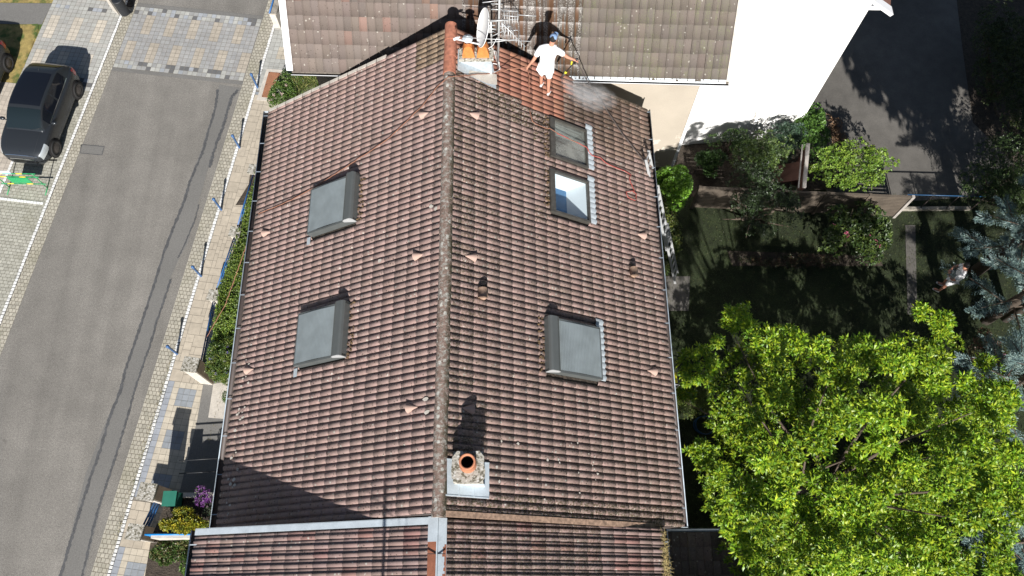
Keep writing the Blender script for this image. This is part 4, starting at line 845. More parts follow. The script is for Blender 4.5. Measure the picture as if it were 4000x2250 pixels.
# ---- the big tree
def bigtree():
    tz = 9.7; poly = [(2640, 1500), (2720, 1370), (2790, 1235), (2880, 1245), (2980, 1215), (3100, 1270), (3180, 1300), (3350, 1260), (3500, 1240), (3560, 1195), (3620, 1235), (3720, 1260), (3700, 1340), (3790, 1350), (3880, 1430), (3950, 1500), (3980, 1620), (3930, 1800), (3980, 1920), (3900, 2080), (3840, 2250), (3850, 2500), (2950, 2500), (2840, 2210), (2900, 2080), (2790, 1970), (2700, 1840), (2740, 1750), (2800, 1680), (2740, 1600)]
    c0 = up((3330, 1850), 6.0); g = empty('broadleaf_tree', (c0[0], c0[1], G), 'big bright yellow green broadleaf tree with whorled leaves filling the lower right', 'tree')
    CL = [(310,130,65),(400,210,80),(480,190,55),(190,280,85),(145,365,32),(430,360,58),(350,440,42),(700,230,65),(640,290,85),(575,220,45),(800,250,75),(870,270,55),(930,250,65),(960,140,50),(895,105,35),(940,340,50),(1120,400,80),(1170,375,50),(1100,262,32),(620,440,75),(570,520,48),(790,430,70),(705,420,45),(765,520,48),(690,560,36),(455,560,72),(390,575,36),(200,555,50),(245,620,42),(330,690,75),(270,745,55),(440,700,58),(560,645,46),(640,700,70),(740,680,62),(700,760,72),(800,630,55),(860,590,45),(960,520,50),(1010,500,45),(1060,520,55),(1000,600,72),(1090,600,72),(1180,560,48),(1190,650,48),(960,665,40),(1100,700,62),(1180,730,55),(1050,750,55),(850,805,55),(950,830,55),(400,780,72),(520,790,62),(600,830,55),(1140,800,55),(310,800,50),(480,640,35),(520,720,35),(350,862,62),(480,880,72),(620,900,72),(760,880,62),(880,900,72),(1000,890,62),(1120,880,62),(420,960,80),(600,980,80),(800,980,80),(1000,980,80),(1150,960,70),(1040,330,32),(250,200,22),(330,300,22)]
    R_ = []; cl = []
    for cx_, cy_, r_ in CL:
        q = (2500 + cx_ * 1.2215, 1094 + cy_ * 1.2215); e = min(1.1, math.hypot((q[0] - 3330) / 760, (q[1] - 1850) / 760)); z = tz - 2.0 * e ** 2 + random.uniform(-1.35, .45) - 4.6 * max(0, (2950 - q[0]) / 320); p = up(q, z); r = r_ * 1.2215 / FPX * (CAM_H - z) * .76
        cl.append((p, r)); n = int(175 * (r / .5) ** 2) + 12; u = nrm(RNG.normal(0, 1, (n, 3)) * [1, 1, .6] + [0, 0, .55]); rim = 1 + .22 * np.sin(np.arctan2(u[:, 1], u[:, 0]) * 5 + p[0] * 9) + .12 * np.sin(np.arctan2(u[:, 1], u[:, 0]) * 11 + p[1] * 9)
        rr = (r * rim * RNG.uniform(.55, 1.08, n) ** .6)[:, None]; R_.append((p + u * rr * [1, 1, .85], u * .55 + [0, -.1, .75] + RNG.normal(0, .2, (n, 3)), np.full(n, random.uniform(.78, 1.16)), RNG.uniform(.10, .17, n)))
    for _ in range(230):
        q = np.array([random.uniform(2790, 3930), random.uniform(1330, 2500)])
        if not inpoly(q[None], poly)[0]: continue
        e = min(1, math.hypot((q[0] - 3330) / 720, (q[1] - 1850) / 720)); p = up(q, 5.3 - 1.4 * e ** 2 + random.uniform(-1.1, .2)); n = 34; u = nrm(RNG.normal(0, 1, (n, 3)) + [0, 0, .6]); R_.append((p + u * random.uniform(.25, .5) * [1, 1, .5], u * .6 + [0, 0, .7], np.full(n, .8), np.full(n, .15)))
    Cs = np.concatenate([x[0] for x in R_]); As = np.concatenate([x[1] for x in R_]); tone = np.concatenate([x[2] for x in R_]); sz = np.concatenate([x[3] for x in R_]); k = 8; p, d, l, w2 = rosettes(Cs, As, k, 1., .30, 1.0); l = l * np.tile(sz, k); w2 = w2 * np.tile(sz, k)
    col = palette(len(p), [(.25, .38, .018), (.18, .32, .016), (.35, .44, .022), (.11, .23, .013)], .14) * np.tile(tone, k)[:, None]
    leaves('crown', g, p, d, l, w2, col, fold=.16)
    b = MB(); b.tube([(c0[0], c0[1], G - .1), (c0[0] + .05, c0[1] + .03, G + 1.6), (c0[0], c0[1], G + 2.6)], [.26, .2, .16], 10)
    b.build('trunk', M['bark'], g); top = np.array([c0[0], c0[1], G + 2.4])
    for i in range(0, len(cl), 4):
        p_ = cl[i][0]; mid = top * .5 + p_ * .5 + np.array([0, 0, -.3]) + RNG.normal(0, .15, 3); b = MB(); b.tube([top, mid - [0, 0, .4], p_ - [0, 0, .6]], [.07, .035, .01], 6); b.build('limb', M['bark'], g)
    return g
random.seed(21); bigtree(); random.seed(5)
# ---- blue conifers on the right edge (spreading feathery sprays)
def conifer(c, H, R_, label, n=26, seed=0, cols=((.24, .34, .33), (.19, .28, .28), (.30, .41, .36), (.13, .21, .20))):
    g = empty('blue_conifer', (c[0], c[1], G), label, 'conifer', None); P = []; D = []; Lg = []; Wd = []; b = MB(); b.tube([(c[0], c[1], G - .1), (c[0], c[1], G + H)], [.2, .03], 8); b.build('trunk', M['bark'], g); bb = MB()
    for i in range(n):
        f = (i + .5) / n; z = G + H * (.15 + .85 * f); a = i * 2.399 + random.uniform(-.2, .2); R = R_ * (1 - f) ** .65 * random.uniform(.75, 1.1) + .25; dr = np.array([math.cos(a), math.sin(a), .12]); base = np.array([c[0], c[1], z]); sd_ = np.array([-dr[1], dr[0], 0])
        bb.tube([base, base + dr * R * .9], [.03, .008], 5)
        m = int(26 * R) + 8
        for j in range(m):
            t_ = random.uniform(.2, 1.); o = base + dr * R * t_ + np.array([0, 0, -.18 * t_ * t_ * R]); sg = random.choice([-1, 1]); l = random.uniform(.25, .55) * (1.15 - .6 * t_); dd = dr * .75 + sd_ * sg * random.uniform(.4, 1.) + np.array([0, 0, random.uniform(-.1, .25)]); dd /= np.linalg.norm(dd); s2 = np.cross(dd, [0, 0, 1.])
            for q in range(11):
                u = q / 11; P.append(o + dd * l * u); s3 = (1 if q % 2 else -1); D.append(dd * .8 + s2 * s3 * .75 + RNG.normal(0, .15, 3)); Lg.append(.13 * (1.1 - .6 * u)); Wd.append(.02)
    P = np.array(P); D = np.array(D); leaves('needles', g, P, D, np.array(Lg), np.array(Wd), palette(len(P), cols, .12), fold=.05); bb.build('branch', M['bark'], g)['kind'] = 'stuff'
for q, z, H, R_, lb in [((4110, 1090), 5.0, 6.2, 1.9, 'tall blue grey conifer on the right edge beside the man in the garden'), ((4010, 1480), 4.5, 5.0, 1.6, 'blue conifer on the right edge behind the bright broadleaf tree'), ((3900, 2130), 4.2, 3.6, 1.2, 'thin sparse conifer in the lower right corner'), ((4060, 880), 5, 6.5, 1.5, 'blue conifer at the right edge, furthest up the garden of the conifers')]:
    c = up(q, z); conifer((c[0], c[1]), H, R_, lb)
# ---- unseen tall trees added beyond the right edge to shade the driveway
def shadetree(c, H, R_, label, n=5200, cz=.62, vz=.42):
    g = empty('unseen_shade_tree', (c[0], c[1], G), label, 'tree'); P, A = blob_pts(n, (c[0], c[1], G + H * cz), (R_, R_, H * vz), 26, .6, lr=.34); p, d, l, w2 = rosettes(P, A, 4, .3, .16); leaves('crown', g, p, d, l, w2, palette(len(p), DGRN))
    b = MB(); b.tube([(c[0], c[1], G), (c[0], c[1], G + H * .6)], [.16, .08], 8); b.build('trunk', M['bark'], g)
shadetree((18.8, 8.2), 9.5, 3.1, 'tall dark tree just beyond the right edge shading the driveway')
shadetree((15.5, 8.2), 10.6, 3.3, 'high crowned tree just beyond the right edge above the conifers', 12000, .70, .34)
shadetree((20.5, 14.2), 9.0, 3.0, 'tall dark tree beyond the upper right corner')
shadetree((22.0, 2.5), 11, 3.6, 'wide tree standing far outside the lower right edge')
# ---- garden shrubs and plants
def gp(q, z=G): return up(q, z)
c = gp((2960, 800), 2.6); shrub('garden_shrub', 'wide grey green shrub with bare twigs in front of the lattice fence', 'shrub', (c[0], c[1], 2.9), (1.5, 1.45, 1.0), 1300, .09, .035, [(.035, .06, .022), (.05, .085, .028), (.03, .045, .022)], 5, 30, ground=G, stemn=40, fill=.8, lr=.26)
c = gp((2985, 645), 2.8); shrub('garden_shrub', 'loose green shrub with lighter tips between the lattice fence and white wall', 'shrub', (c[0], c[1] + .2, 2.9), (1.0, .7, .95), 700, .1, .045, [(.06, .10, .025), (.045, .08, .022), (.10, .15, .035)], 5, 20, ground=G, stemn=9)
c = gp((2790, 640), 2.3); shrub('laurel_bush', 'low bush with rounded dark leaves near the beige wall corner', 'shrub', (c[0], c[1], 2.2), (.6, .5, .4), 260, .13, .08, [(.05, .10, .025), (.04, .08, .02)], 5, 7, ground=G)
c = gp((3060, 610), 2.3); shrub('garden_shrub', 'blue green shrub at the foot of the white wall', 'shrub', (c[0], c[1] + .2, 2.7), (.8, .5, .9), 650, .09, .035, [(.05, .09, .06), (.04, .08, .04)], 5, 9, ground=G)
c = gp((2850, 575), 2.4); shrub('garden_shrub', 'sparse low plant with thin stems against the white wall', 'shrub', (c[0], c[1], 2.6), (.8, .35, .8), 330, .08, .04, GRN, 4, 8, ground=G, stemn=14)
c = gp((3330, 625), 3.3); shrub('garden_shrub', 'lime green shrub with arching sprays beside the driveway and pale timber', 'shrub', (c[0], c[1], 3.0), (1.3, 1.0, 1.0), 900, .10, .05, LIME, 5, 26, ground=G, stemn=22, fill=.6, lr=.3)
c = gp((3180, 470), 3.0); shrub('ivy', 'bright ivy creeping at the corner of the white wall beside the driveway', 'ivy', (c[0], c[1], 2.5), (.7, 1.1, .75), 1500, .07, .06, [(.07, .15, .025), (.10, .2, .03), (.05, .11, .02)], 4, 12, ground=G)
c = gp((3265, 520), 2.0); shrub('dead_plant', 'brown dried plant litter on the driveway beside the ivy', 'plant', (c[0], c[1], 1.95), (.35, .7, .2), 420, .07, .03, [(.22, .12, .06), (.3, .2, .12), (.1, .06, .035)], 3, 8, ground=G, stemn=3)
c = gp((2640, 725), 3.4); shrub('ivy', 'glossy bright green ivy covering the foot of the beige wall corner beside the ladder', 'ivy', (c[0] + .08, c[1] + .2, 2.75), (.66, .6, 1.0), 2200, .085, .075, [(.13, .27, .025), (.16, .31, .03), (.09, .2, .02)], 3, 12, ground=G, fill=.2)
c = gp((3360, 900), 2.9); shrub('hydrangea', 'rounded hydrangea with yellow green leaves and a few pink flower heads', 'shrub', (c[0], c[1], 2.6), (1.15, 1.1, .8), 1000, .12, .075, [(.045, .08, .02), (.08, .12, .022), (.035, .065, .016)], 4, 24, lr=.3, ground=G, flowers=[('flower', (.6, .12, .25), 9, .09)])
c = gp((3120, 1020), 1.9); shrub('border_plants', 'row of dark reddish low plants along the bare bed in the shade', 'plants', (c[0], c[1], 1.9), (2.3, .25, .18), 420, .12, .03, [(.08, .05, .03), (.04, .05, .02)], 4, 22, ground=G, stemn=2, lr=.16)
c = gp((3960, 700), 3.2); shrub('clipped_bush', 'large rounded dark bush at the right edge beside the driveway', 'bush', (c[0], c[1], 2.9), (1.9, 1.5, 1.2), 3600, .07, .04, [(.05, .085, .02), (.035, .065, .018)], 4, 18, ground=G)
c = gp((3960, 290), 3.0); shrub('hedge', 'dark wild hedge along the upper right edge of the driveway', 'hedge', (c[0], c[1], 2.9), (1.1, 2.9, 1.2), 3400, .09, .045, [(.05, .075, .02), (.035, .06, .018), (.08, .10, .03)], 4, 24, ground=G, stemn=9)
c = gp((3700, 1900), 2.6); shrub('garden_shrub', 'pink flowering shrub partly hidden between the bright tree and the conifers', 'shrub', *(((up((3870, 1400), 2.8)[0]), up((3870, 1400), 2.8)[1], 2.6),), (.5, 1.1, .6), 520, .09, .04, [(.08, .08, .03), (.18, .09, .06), (.05, .07, .03)], 4, 9, ground=G, flowers=[('flower', (.55, .15, .28), 12, .06)])
c = up((2700, 1560), 1.9); shrub('grass_clump', 'sunlit tufted grass between the house gutter and the big tree', 'grass', (c[0], c[1], 1.85), (.8, .6, .1), 900, .09, .012, [(.14, .2, .03), (.2, .22, .06), (.1, .17, .03)], 4, 14, ground=G, stemn=1)
# strip of undergrowth below the ladder
c = gp((2640, 900), 2.0); shrub('groundcover', 'low sunlit ground plants between the ladder and the house gutter', 'plants', (c[0] - .35, c[1], 1.95), (.45, 1.6, .22), 700, .08, .04, [(.09, .13, .025), (.16, .18, .04), (.06, .10, .02)], 4, 14, ground=G, stemn=2)
# lawn blades for texture
n = 26000; P = np.stack([RNG.uniform(4.2, 17, n), RNG.uniform(2, 12.6, n), np.full(n, G)], 1); tag(leaves('grass', None, P, RNG.normal(0, .5, (n, 3)) + [0, 0, 1], .07, .012, palette(n, [(.035, .06, .014), (.055, .08, .018), (.1, .1, .035)])), 'shaded garden lawn grass between the house and the conifers', 'grass', kind='stuff')
# ---- street side hedge, built along the fence line
def box_hedge():
    pts = [gp((998, 700), .0), gp((985, 850), 0), gp((955, 1000), 0), gp((915, 1200), 0), gp((880, 1400), 0)]
    g = empty('hedge', (pts[2][0] + .6, pts[2][1], 0), 'dense clipped evergreen hedge between the blue fence and the house gutter', 'hedge'); n = 9500
    y = RNG.uniform(7.0, 14.2, n); xw = np.interp(y, [6.8, 9.5, 11.8, 14.3], [-9.35, -9.35, -8.95, -8.55]); x = xw + RNG.uniform(0, 1.0, n) ** 1 * 2.0; top = RNG.random(n) < .8; z = np.where(top, 1.0 + .08 * np.sin(x * 5) + .1 * np.sin(y * 3.1) + RNG.normal(0, .05, n), RNG.uniform(.1, 1.0, n)); x = np.where(top, x, xw + RNG.normal(0, .05, n))
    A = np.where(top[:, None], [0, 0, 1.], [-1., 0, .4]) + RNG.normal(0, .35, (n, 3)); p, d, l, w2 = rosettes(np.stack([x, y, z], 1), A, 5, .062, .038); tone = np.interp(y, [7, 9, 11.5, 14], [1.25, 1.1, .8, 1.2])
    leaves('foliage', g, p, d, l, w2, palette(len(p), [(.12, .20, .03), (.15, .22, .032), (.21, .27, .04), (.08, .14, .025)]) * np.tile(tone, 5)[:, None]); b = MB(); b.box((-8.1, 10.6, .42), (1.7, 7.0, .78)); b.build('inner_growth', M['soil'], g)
    stems(g, (-8.9, 9, 0), [(-8.9, 9, 1), (-9, 10, 1)], .02)
box_hedge()
c = up((850, 1410), 1.0); shrub('flowering_shrub', 'shrub with violet and white blooms at the end of the hedge', 'shrub', (c[0] + .25, c[1] + .1, .85), (.65, .8, .5), 900, .1, .03, [(.10, .17, .03), (.16, .2, .04), (.07, .12, .03)], 5, 9, flowers=[('flower', (.22, .16, .5), 22, .05), ('white_flower', (.7, .7, .65), 10, .05)])
c = up((915, 1555), 1.0); shrub('dwarf_conifer', 'small dark upright shrub on the stone forecourt tucked under the gutter', 'shrub', (c[0] + .1, c[1], .7), (.45, .5, .7), 700, .09, .02, [(.05, .10, .02), (.08, .13, .03)], 5, 8)
c = up((1110, 345), .8); shrub('rose_bush', 'rose bush with pale pink blooms beside the rusty street plate', 'rose bush', (c[0] - .1, c[1] - .1, .6), (.5, 1.0, .55), 800, .07, .045, [(.07, .13, .025), (.1, .17, .03)], 4, 10, flowers=[('flower', (.8, .6, .55), 16, .07)])
c = up((1215, 330), .6); shrub('tall_grass', 'wild green and straw coloured grass between the two houses', 'grass', (c[0], c[1], .35), (1.0, .75, .4), 1500, .28, .016, [(.12, .18, .04), (.3, .28, .1), (.08, .14, .03)], 3, 12, open_=.5, stemn=2)
# raised front bed with yellow shrub
bedg = empty('raised_bed', (-8.4, 2.7, 0), 'beige walled raised flower bed beside the mailbox', 'flower bed')
BP = [tuple(up(q, 1.15)[:2]) for q in [(655, 1935), (845, 1932), (850, 2085), (590, 2085)]]
b = MB(); b.prism(BP, 0, 1.05); b.build('soil_fill', M['soil'], bedg)
P_ = [up(q, 1.2) for q in [(715, 1932), (848, 1934)]]; b = MB(); m_ = (P_[0] + P_[1]) / 2; b.box((m_[0], m_[1], .6), (P_[1][0] - P_[0][0], .14, 1.2)); b.build('wall', M['pale_stone'], bedg)
P_ = [up(q, 1.2) for q in [(590, 2092), (850, 2092)]]; b = MB(); m_ = (P_[0] + P_[1]) / 2; b.box((m_[0], m_[1], .6), (P_[1][0] - P_[0][0], .14, 1.2)); b.build('wall', M['pale_stone'], bedg)
c = up((705, 2018), 1.35); shrub('golden_shrub', 'golden yellow shrub in the raised bed below the green mailbox', 'shrub', (c[0], c[1] - .05, 1.35), (.78, .42, .32), 640, .075, .05, [(.32, .29, .02), (.22, .24, .02), (.4, .34, .03), (.12, .16, .02)], 5, 9, ground=1.05, lr=.38)
c = up((790, 1935), 1.4); shrub('heather', 'violet flowering cushion plant on the bed wall', 'plant', (c[0], c[1], 1.3), (.32, .28, .16), 170, .06, .03, [(.2, .06, .25), (.28, .1, .36), (.06, .08, .04)], 4, 7, ground=1.05, flowers=[('flower', (.4, .14, .5), 10, .05)])
c = up((822, 2000), 1.3); shrub('cushion_plant', 'small plant with pale pinkish blooms on the beige bed', 'plant', (c[0], c[1], 1.2), (.25, .28, .15), 120, .06, .03, [(.06, .08, .04), (.03, .05, .03)], 4, 7, ground=1.05, flowers=[('flower', (.6, .45, .55), 14, .035)])
c = up((690, 2150), .5); shrub('creeper', 'scrambling green creeper with dry stems over the near bed', 'creeper', (c[0], c[1] - .05, .45), (.85, .5, .25), 800, .09, .055, [(.08, .14, .03), (.05, .10, .02), (.16, .15, .06)], 4, 14, lr=.3, stemn=20)
c = up((740, 2235), .9); shrub('creeper', 'leafy creeper sprig hanging beside the gutter at the bottom edge', 'creeper', (c[0] + .15, c[1] + .05, .8), (.4, .4, .35), 260, .09, .055, [(.08, .15, .025), (.1, .18, .03)], 4, 7)
c = up((735, 1790), .1); 
n = 700; pts = []
for _ in range(n): s_ = random.uniform(2, 8); pts.append(st(s_, random.choice([-.06, .0, 1.9]) + random.gauss(0, .05), .02))
P = np.array(pts); tag(leaves('weeds', None, P, RNG.normal(0, .6, (n, 3)) + [0, 0, .7], .06, .012, palette(n, [(.12, .14, .04), (.25, .2, .08)])), 'tiny weeds growing in the pavement joints', 'weeds', kind='stuff')

# ------------------------------------------------------------------ STREET FURNITURE
first = None
BOLL = [((1006.5, 342), 'beside the rusty plate, farthest up the street'), ((936, 577), 'second from the top of the picture'), ((865, 820), 'in the middle of the row of five'), ((786.3, 1078.7), 'fourth down, beside the square fence pillar'), ((692.4, 1382.3), 'nearest the tall gate pillar, lowest of the row')]
for q, where in BOLL:
    p = up(q, .02)
    if first is None:
        first = empty('bollard', p, 'blue steel bollard with ball top ' + where, 'bollard', 'blue bollards along the kerb')
        b = MB(); b.lathe(p, [(.038, 0), (.038, .70), (.044, .705), (.044, .72), (.03, .735)], 16); b.build('post', M['blue_bollard'], first)
        b = MB(); b.sphere(p + np.array([0, 0, .785]), .058, 16, 10); b.build('ball', M['blue_bollard'], first)
    else: c = copy_tree(first); c.location = Vector(p); c['label'] = 'blue steel bollard with ball top ' + where
pl_ = [up(q) for q in [(1051, 283), (1097, 287), (1068, 385), (1023, 381)]]
cpl = sum(pl_) / 4; g = empty('access_cover', cpl, 'rusty brown chequer plate set in a pale concrete frame in the pavement', 'cover')
b = MB(); b.prism([(cpl[0] + (p[0] - cpl[0]) * 1.62, cpl[1] + (p[1] - cpl[1]) * 1.25) for p in pl_], .02, .032); b.build('frame', M['pale_stone'], g)
b = MB(); b.prism([tuple(p[:2]) for p in pl_], .033, .04)
ux, uy = (pl_[1] - pl_[0]), (pl_[3] - pl_[0])
for i in range(12):
    for j in range(28):
        o = pl_[0] + ux * ((i + .5 + .25 * (j % 2)) / 12.6) + uy * ((j + .5) / 28.); a = .8 if (i + j) % 2 else -.8; b.box((o[0], o[1], .0415), (.026, .007, .003), rz=a)
b.build('plate', M['plate'], g)
b = MB()
for t_ in (.03, .5, .97):
    for s_ in (.08, .92): o = pl_[0] + ux * s_ + uy * t_; b.box((o[0], o[1], .042), (.035, .03, .004))
b.build('bolts', M['dark'], g)['kind'] = 'stuff'
# round-cornered gully grate
p = up((503, 14)); g = empty('gully_grate', p, 'rusty iron gully grate in the cobbled gutter at the top edge', 'drain')
b = MB(); b.box((p[0], p[1], .012), (.46, .38, .015), rz=STREET_ANG); b.build('frame', M['iron'], g)
b = MB(); [b.box((p[0] + random.uniform(-.0, .0), p[1] - .14 + .07 * k, .022), (.36, .03, .006), rz=STREET_ANG) for k in range(5)]; b.build('slots', M['black'], g)['kind'] = 'stuff'
# pillars, blue rails
def pillar(x, y, h, w_, label, capm='lichen_concrete', wide=1.):
    g = empty('pillar', (x, y, 0), label, 'pillar', None, 0.)
    ra = STREET_ANG; b = MB(); b.box((x, y, h / 2 - .03), (w_, w_ * wide, h - .06), rz=ra); b.build('shaft', M['pale_stone'], g)
    b = MB(); b.box((x + w_ / 2 + .003, y, h / 2 - .05), (.012, w_ * wide * .98, h - .12), rz=ra); b.build('side_face', M['brown_stone'], g)
    b = MB(); b.box((x, y, h - .03), (w_ + .07, w_ * wide + .07, .06), rz=ra); b.build('cap', M[capm], g); return g
PIL = {}
for k, q, h, w_, lb in [('E', (990, 660), .95, .3, 'small stone fence pillar farthest up, close to the upper gutter corner'), ('D', (917, 904), .95, .3, 'small square stone pillar between two blue rails beside the middle bollard'), ('C', (833, 1152), .95, .3, 'small square stone pillar with rough grey cap halfway down the hedge'),
                       ('A', (742, 1423), 1.62, .40, 'tall stone gate pillar at the end of the hedge and blue rails'), ('B', (572, 1920), 1.75, .42, 'stone gate pillar with grey cap next to the green mailbox'), ('F', (524, 2078), 1.3, .38, 'stone pillar at the end of the three dark blue bars')]:
    p = up(q, h); PIL[k] = (p[0], p[1], h); pillar(p[0], p[1], h, w_, lb)
def rails(a, c, zs, label, m='blue', r=.024, bars=0, ext=0.):
    A, B = np.array([*PIL[a][:2], 0]) if isinstance(a, str) else np.array(a), np.array([*PIL[c][:2], 0]) if isinstance(c, str) else np.array(c); d = B - A; L_ = np.linalg.norm(d); d /= L_
    A2, B2 = A + d * (.2 if isinstance(a, str) else 0), B - d * (.2 if isinstance(c, str) else 0); g = empty('fence', (A + B) / 2, label, 'fence', None)
    for z in zs: b = MB(); b.tube([A2 + [0, 0, z], B2 + [0, 0, z]], r, 8); b.build('rail', M[m], g)
    n = bars
    for i in range(n): t_ = (i + .5) / n; P = A2 + (B2 - A2) * t_; b = MB(); b.tube([P + [0, 0, .06], P + [0, 0, zs[0]]], r * .45, 5); b.build('bar', M[m], g)
rails('A', 'C', (.86, .72, .36, .18), 'blue tubular fence between the tall gate pillar and the pillar above it', bars=9)
rails('C', 'D', (.86, .72, .36, .18), 'blue tubular fence between the two middle stone pillars', bars=9)
rails('D', 'E', (.86, .72, .36, .18), 'blue tubular fence hugging the hedge, farthest up the street', bars=9)
rails('B', 'F', (.95, .78, .61), 'three dark blue bars between the mailbox pillar and the next pillar', r=.03)
a_, b_ = up((566, 2088), 1.25), up((756, 2087), 1.25); rails((a_[0], a_[1], 0), (b_[0], b_[1], 0), (1.25, 1.12, .95), 'bright blue railing running toward the house above the creeper', m='blue_bright', r=.028)
w0 = MB(); p0 = up((1079, 116)); g = empty('garden_wall', p0, 'pale garden wall with blue handrail between the street and the upper house', 'wall')
b = MB(); b.box((p0[0] + .25, p0[1] + 1.65, .42), (.24, 3.2, .84), rz=-.12); b.build('wall', M['pale_stone'], g); b = MB(); b.box((p0[0] + .28, p0[1] + 1.65, .865), (.32, 3.3, .05), rz=-.12); b.build('coping', M['concrete'], g)
b = MB(); q0, q1 = up((1052, 52), .95), up((1085, -60), .95); b.tube([q0, q1], .03, 8); b.build('handrail', M['blue'], g)
p0 = up((462, 45)); g = empty('kerb_block', p0, 'tapering pale concrete block with a dark bin beside the upper kerb', 'block')
b = MB(); V = []; A_ = up((440, 40)), up((466, 62)), up((500, -20)), up((470, -30)); b.prism([p[:2] for p in A_], 0, .9); b.build('block', M['pale_stone'], g)
q = up((455, 8), .9); b = MB(); b.lathe((q[0], q[1] + .1, .2), [(.19, 0), (.2, .7), (.21, .72), (.17, .74), (.0, .68)], 18); b.build('bin', M['dark'], g)
# mailbox
def mailbox():
    p = up((667, 1946), 1.42); x, y = p[0], p[1]; g = empty('mailbox', (x, y, 1.0), 'green slant topped mailbox on a stone support beside the gate pillar', 'mailbox'); b = MB()
    V = [(x - .21, y - .2, 1.06), (x + .2, y - .2, 1.06), (x + .2, y + .18, 1.06), (x - .21, y + .18, 1.06), (x - .21, y - .2, 1.4), (x + .13, y - .2, 1.42), (x + .13, y + .18, 1.42), (x - .21, y + .18, 1.4)]
    b.add(V, [(0, 3, 2, 1), (4, 5, 6, 7), (0, 1, 5, 4), (1, 2, 6, 5), (2, 3, 7, 6), (3, 0, 4, 7)]); b.build('box', M['green_plastic'], g)
    b = MB(); b.box((x - .04, y - .01, 1.425), (.39, .43, .014)); b.build('lid', M['green_plastic'], g)
    b = MB(); b.box((x - .02, y, .53), (.5, .42, 1.04)); b.build('support', M['pale_stone'], g)
mailbox()
# construction barrier beside the car
def barrier():
    A, B = up((38, 733)), up((186, 735)); d = (B - A); L_ = np.linalg.norm(d); d /= L_; g = empty('barrier', (A + B) / 2, 'green and yellow striped barrier lying across the bay in front of the car', 'barrier')
    Z = (1.0, .78, .3)
    for P in (A, B): b = MB(); b.tube([P, P + [0, 0, 1.02]], .018, 6); b.tube([P - np.array([d[1], -d[0], 0]) * .3 + [0, 0, .02], P + np.array([d[1], -d[0], 0]) * .3 + [0, 0, .02]], .018, 6); b.build('post', M['barrier_green'], g)
    for z in Z:
        n = 7; A1 = A - d * .12
        for i in range(n): b = MB(); b.tube([A1 + d * ((L_ + .24) * i / n) + [0, 0, z], A1 + d * ((L_ + .24) * (i + 1) / n) + [0, 0, z]], .02, 8); b.build('rail_segment', M['barrier_yellow' if i % 3 == 1 else 'barrier_green'], g)
    b = MB(); m_ = A + d * L_ * .5; b.frame(m_ + [0, 0, .54], d, .36, (0, 0, 1), .17, (d[1], -d[0], 0), .008); b.build('panel', M['barrier_green'], g)
    b = MB(); m_ = A + d * .42; b.frame(m_ + [0, 0, 1.06], d, .24, (0, 0, 1), .10, (d[1], -d[0], 0), .006); b.build('notice', M['paper'], g)
barrier()
# ------------------------------------------------------------------ CARS
def hermite(xs, Y, x):
    xs = np.array(xs, float); Y = np.array(Y, float); i = int(np.clip(np.searchsorted(xs, x) - 1, 0, len(xs) - 2)); h = xs[i + 1] - xs[i]; t = (x - xs[i]) / h
    def tan(j):
        if j <= 0: return (Y[1] - Y[0]) / (xs[1] - xs[0])
        if j >= len(xs) - 1: return (Y[-1] - Y[-2]) / (xs[-1] - xs[-2])
        return .5 * ((Y[j + 1] - Y[j]) / (xs[j + 1] - xs[j]) + (Y[j] - Y[j - 1]) / (xs[j] - xs[j - 1]))
    return (2 * t ** 3 - 3 * t ** 2 + 1) * Y[i] + (t ** 3 - 2 * t ** 2 + t) * h * tan(i) + (-2 * t ** 3 + 3 * t ** 2) * Y[i + 1] + (t ** 3 - t ** 2) * h * tan(i + 1)
class Surf:
    def __init__(s, xs, rings): s.xs = xs; s.r = np.array(rings, float)      # rings: station x points x (y,z)
    def pt(s, x, p):
        R = hermite(s.xs, s.r, x); n = len(R) - 1; q = p * n; ks = np.arange(n + 1); return np.array([x, hermite(ks, R[:, 0], q), hermite(ks, R[:, 1], q)])
    def grid(s, x0, x1, nx, p0, p1, npp, off=0.):
        V = [];
        for i in range(nx + 1):
            for j in range(npp + 1):
                x = x0 + (x1 - x0) * i / nx; p = p0 + (p1 - p0) * j / npp; P = s.pt(x, p)
                if off:
                    e = 1e-3; a = s.pt(min(x + e, s.xs[-1]), p) - s.pt(max(x - e, s.xs[0]), p); c = s.pt(x, min(p + e, 1)) - s.pt(x, max(p - e, 0)); n = np.cross(a, c); n /= np.linalg.norm(n) + 1e-12
                    if np.dot(n, P - [x * .6, 0, .7]) < 0: n = -n
                    P = P + n * off
                V.append(P)
        F = [(i * (npp + 1) + j, i * (npp + 1) + j + 1, (i + 1) * (npp + 1) + j + 1, (i + 1) * (npp + 1) + j) for i in range(nx) for j in range(npp)]; return V, F
